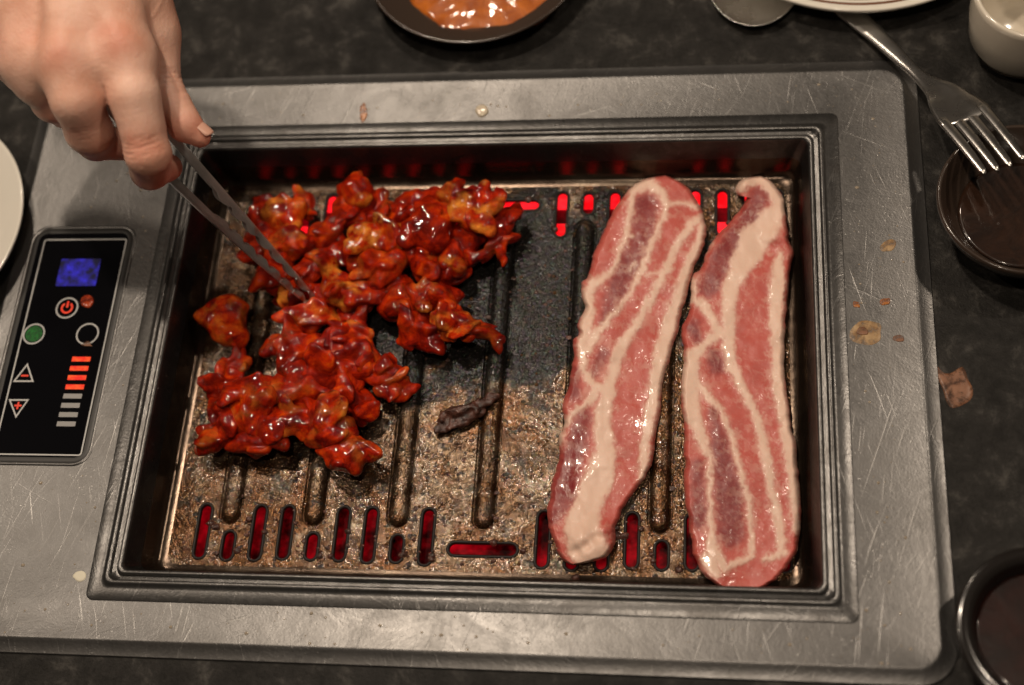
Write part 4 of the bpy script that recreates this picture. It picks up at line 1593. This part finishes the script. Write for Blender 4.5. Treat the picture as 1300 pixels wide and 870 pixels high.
V, F = loops_mesh(Ls[NH:], False, True)
put('head', V, F, M['cutlery'], fork)
tt, sd, up = frame(tn[-1])
endp = hp[-1]
tl = np.linalg.norm(W(1283, 224, TZ + 33) - endp)
for q in range(4):
    u = (q - 1.5) * 0.0074
    Ls = []
    for t in np.linspace(0, 1, 16):
        cpt = endp - tt * 0.007 + tt * (tl * 1.05 + .005) * t + sd * u * (1 - .06 * t) + up * (0.0022 * (u / 0.014) ** 2 - 0.004 * t * t)
        wq = (3.0 - 1.2 * t ** 2) * MM
        hq = (1.0 - .25 * t) * MM
        if t > .97:
            wq *= .45
        Ls.append(np.array([cpt + sd * a2 * wq + up * b2 * hq for a2, b2 in ((-1, 0), (-.7, .8), (.7, .8), (1, 0), (.7, -.8), (-.7, -.8))]))
    V, F = loops_mesh(Ls, True, True)
    put('tine', V, F, M['cutlery'], fork)


# ================================================================== SPILLS AND SPOTS
def spot(name, pts, z, th, mat, label, cat='stain', group=None, n=40):
    """thin dried spill following an outline measured on the surface z (mm)"""
    Q = smooth_path(pts, n, True)
    Pm = Wn(Q, np.full(len(Q), z))
    c = Pm.mean(0)
    Ls = []
    for q, zz in ((1.0, 0.03), (.93, th * .7), (.75, th), (.4, th * .9), (.05, th * .85)):
        L = c + (Pm - c) * q
        L[:, 2] = (z + zz) * MM
        Ls.append(L)
    V, F = loops_mesh(Ls, False, True)
    return tag(put(name, V, F, mat), label, cat, group)


def blob(cx, cy, rx, ry, n=9, j=.25, a=0):
    r = np.random.default_rng(int(cx * 7 + cy))
    out = []
    for k in range(n):
        t = -2 * math.pi * k / n
        q = 1 + r.uniform(-j, j)
        x, y = rx * q * math.cos(t), ry * q * math.sin(t)
        out.append((cx + x * math.cos(a) - y * math.sin(a), cy + x * math.sin(a) + y * math.cos(a)))
    return out


spot('food_scrap', [(1182, 458), (1187, 474), (1196, 492), (1203, 513), (1212, 518), (1232, 508), (1235, 494), (1229, 482), (1222, 466), (1207, 474), (1196, 473), (1190, 466)][::-1], TZ, 0.7, M['stain_brown'],
     'flat brown leaf-like food scrap on the table beside the surround', 'food scrap')
spot('sauce_stain', blob(1099, 422, 21, 15, 10, .18), 0.0, .35, M['stain_tan'], 'large tan dried sauce ring on the steel surround', 'stain')
spot('sauce_spot', blob(1095, 421, 7, 5), 0.3, .4, M['stain_brown'], 'dark brown centre spot inside the tan dried sauce ring', 'stain')
spot('sauce_spot', blob(1142, 430, 7, 4.5), 0.0, .4, M['stain_brown'], 'small brown spot beside the tan dried sauce ring', 'stain')
spot('sauce_spot', blob(1087, 387, 5.5, 4.5), 0.0, .5, M['stain_orange'], 'small orange brown sauce dot above the tan ring', 'stain', 'orange brown sauce dots')
spot('sauce_spot', blob(1124, 383, 6, 5), 0.0, .5, M['stain_orange'], 'small orange brown sauce dot above the tan ring', 'stain', 'orange brown sauce dots')
spot('sauce_spot', blob(1127, 312, 10, 7, 9, .2, -.5), 0.0, .4, M['stain_tan'], 'pale tan oval sauce spot on the steel surround', 'stain')
spot('sauce_drip', blob(461, 144, 5, 12, 10, .25), 0.0, .5, M['stain_orange'], 'upright orange sauce drip on the steel surround behind the chicken', 'stain')
spot('sauce_droplet', blob(612, 141, 8, 8, 10, .1), 0.0, 1.3, M['droplet'], 'round clear amber grease droplet on the steel surround', 'droplet')
spot('grease_spot', blob(101, 732, 8, 7, 10, .15), 0.0, .4, simple('dried_pale_grease', (0.62, 0.58, 0.46), 0.5), 'pale round dried grease spot on the surround below the touch panel', 'stain')
spot('sauce_spot', blob(111, 383, 9, 7.5, 9, .2), 0.6, .8, M['stain_red'], 'red sauce drop on the touch panel beside the power symbol', 'stain')
spot('grease_spot', blob(110, 437, 7, 3.2, 9, .4), 0.6, .4, M['stain_brown'], 'pale brown smear under the empty round touch button', 'stain')

# fine spatter of fat on the surround
VV, FF = [], []
k = 0
nb = 7
an = np.arange(nb) / nb * 2 * math.pi
cnt = 0
while cnt < 420:
    x, y = rng.uniform(-270, 222), rng.uniform(-160, 166)
    if abs(x) < 192 and abs(y) < 144:
        continue
    if -270 < x < -198 and -75 < y < 80:
        continue
    if rng.random() > math.exp(-max(abs(x) - 190, abs(y) - 142, 0) / 26.0):
        continue
    sz = 0.22 + 0.75 * rng.random() ** 4
    st = rng.uniform(.8, 1.3)
    rings = [np.stack([x + sz * f * st * np.cos(an), y + sz * f * np.sin(an), np.full(nb, 0.02 + sz * g)], 1) for f, g in ((1, 0), (.8, .3), (.4, .45))]
    VV.append(np.concatenate(rings + [np.array([[x, y, .02 + sz * .5]])]))
    for a in range(2):
        FF += [[k + a * nb + j, k + a * nb + (j + 1) % nb, k + (a + 1) * nb + (j + 1) % nb, k + (a + 1) * nb + j] for j in range(nb)]
    FF += [[k + 2 * nb + j, k + 2 * nb + (j + 1) % nb, k + 3 * nb] for j in range(nb)]
    k += 3 * nb + 1
    cnt += 1
tag(put('fat_spatter', np.concatenate(VV) * MM, FF, M['spatter'], grill), kind='stuff')
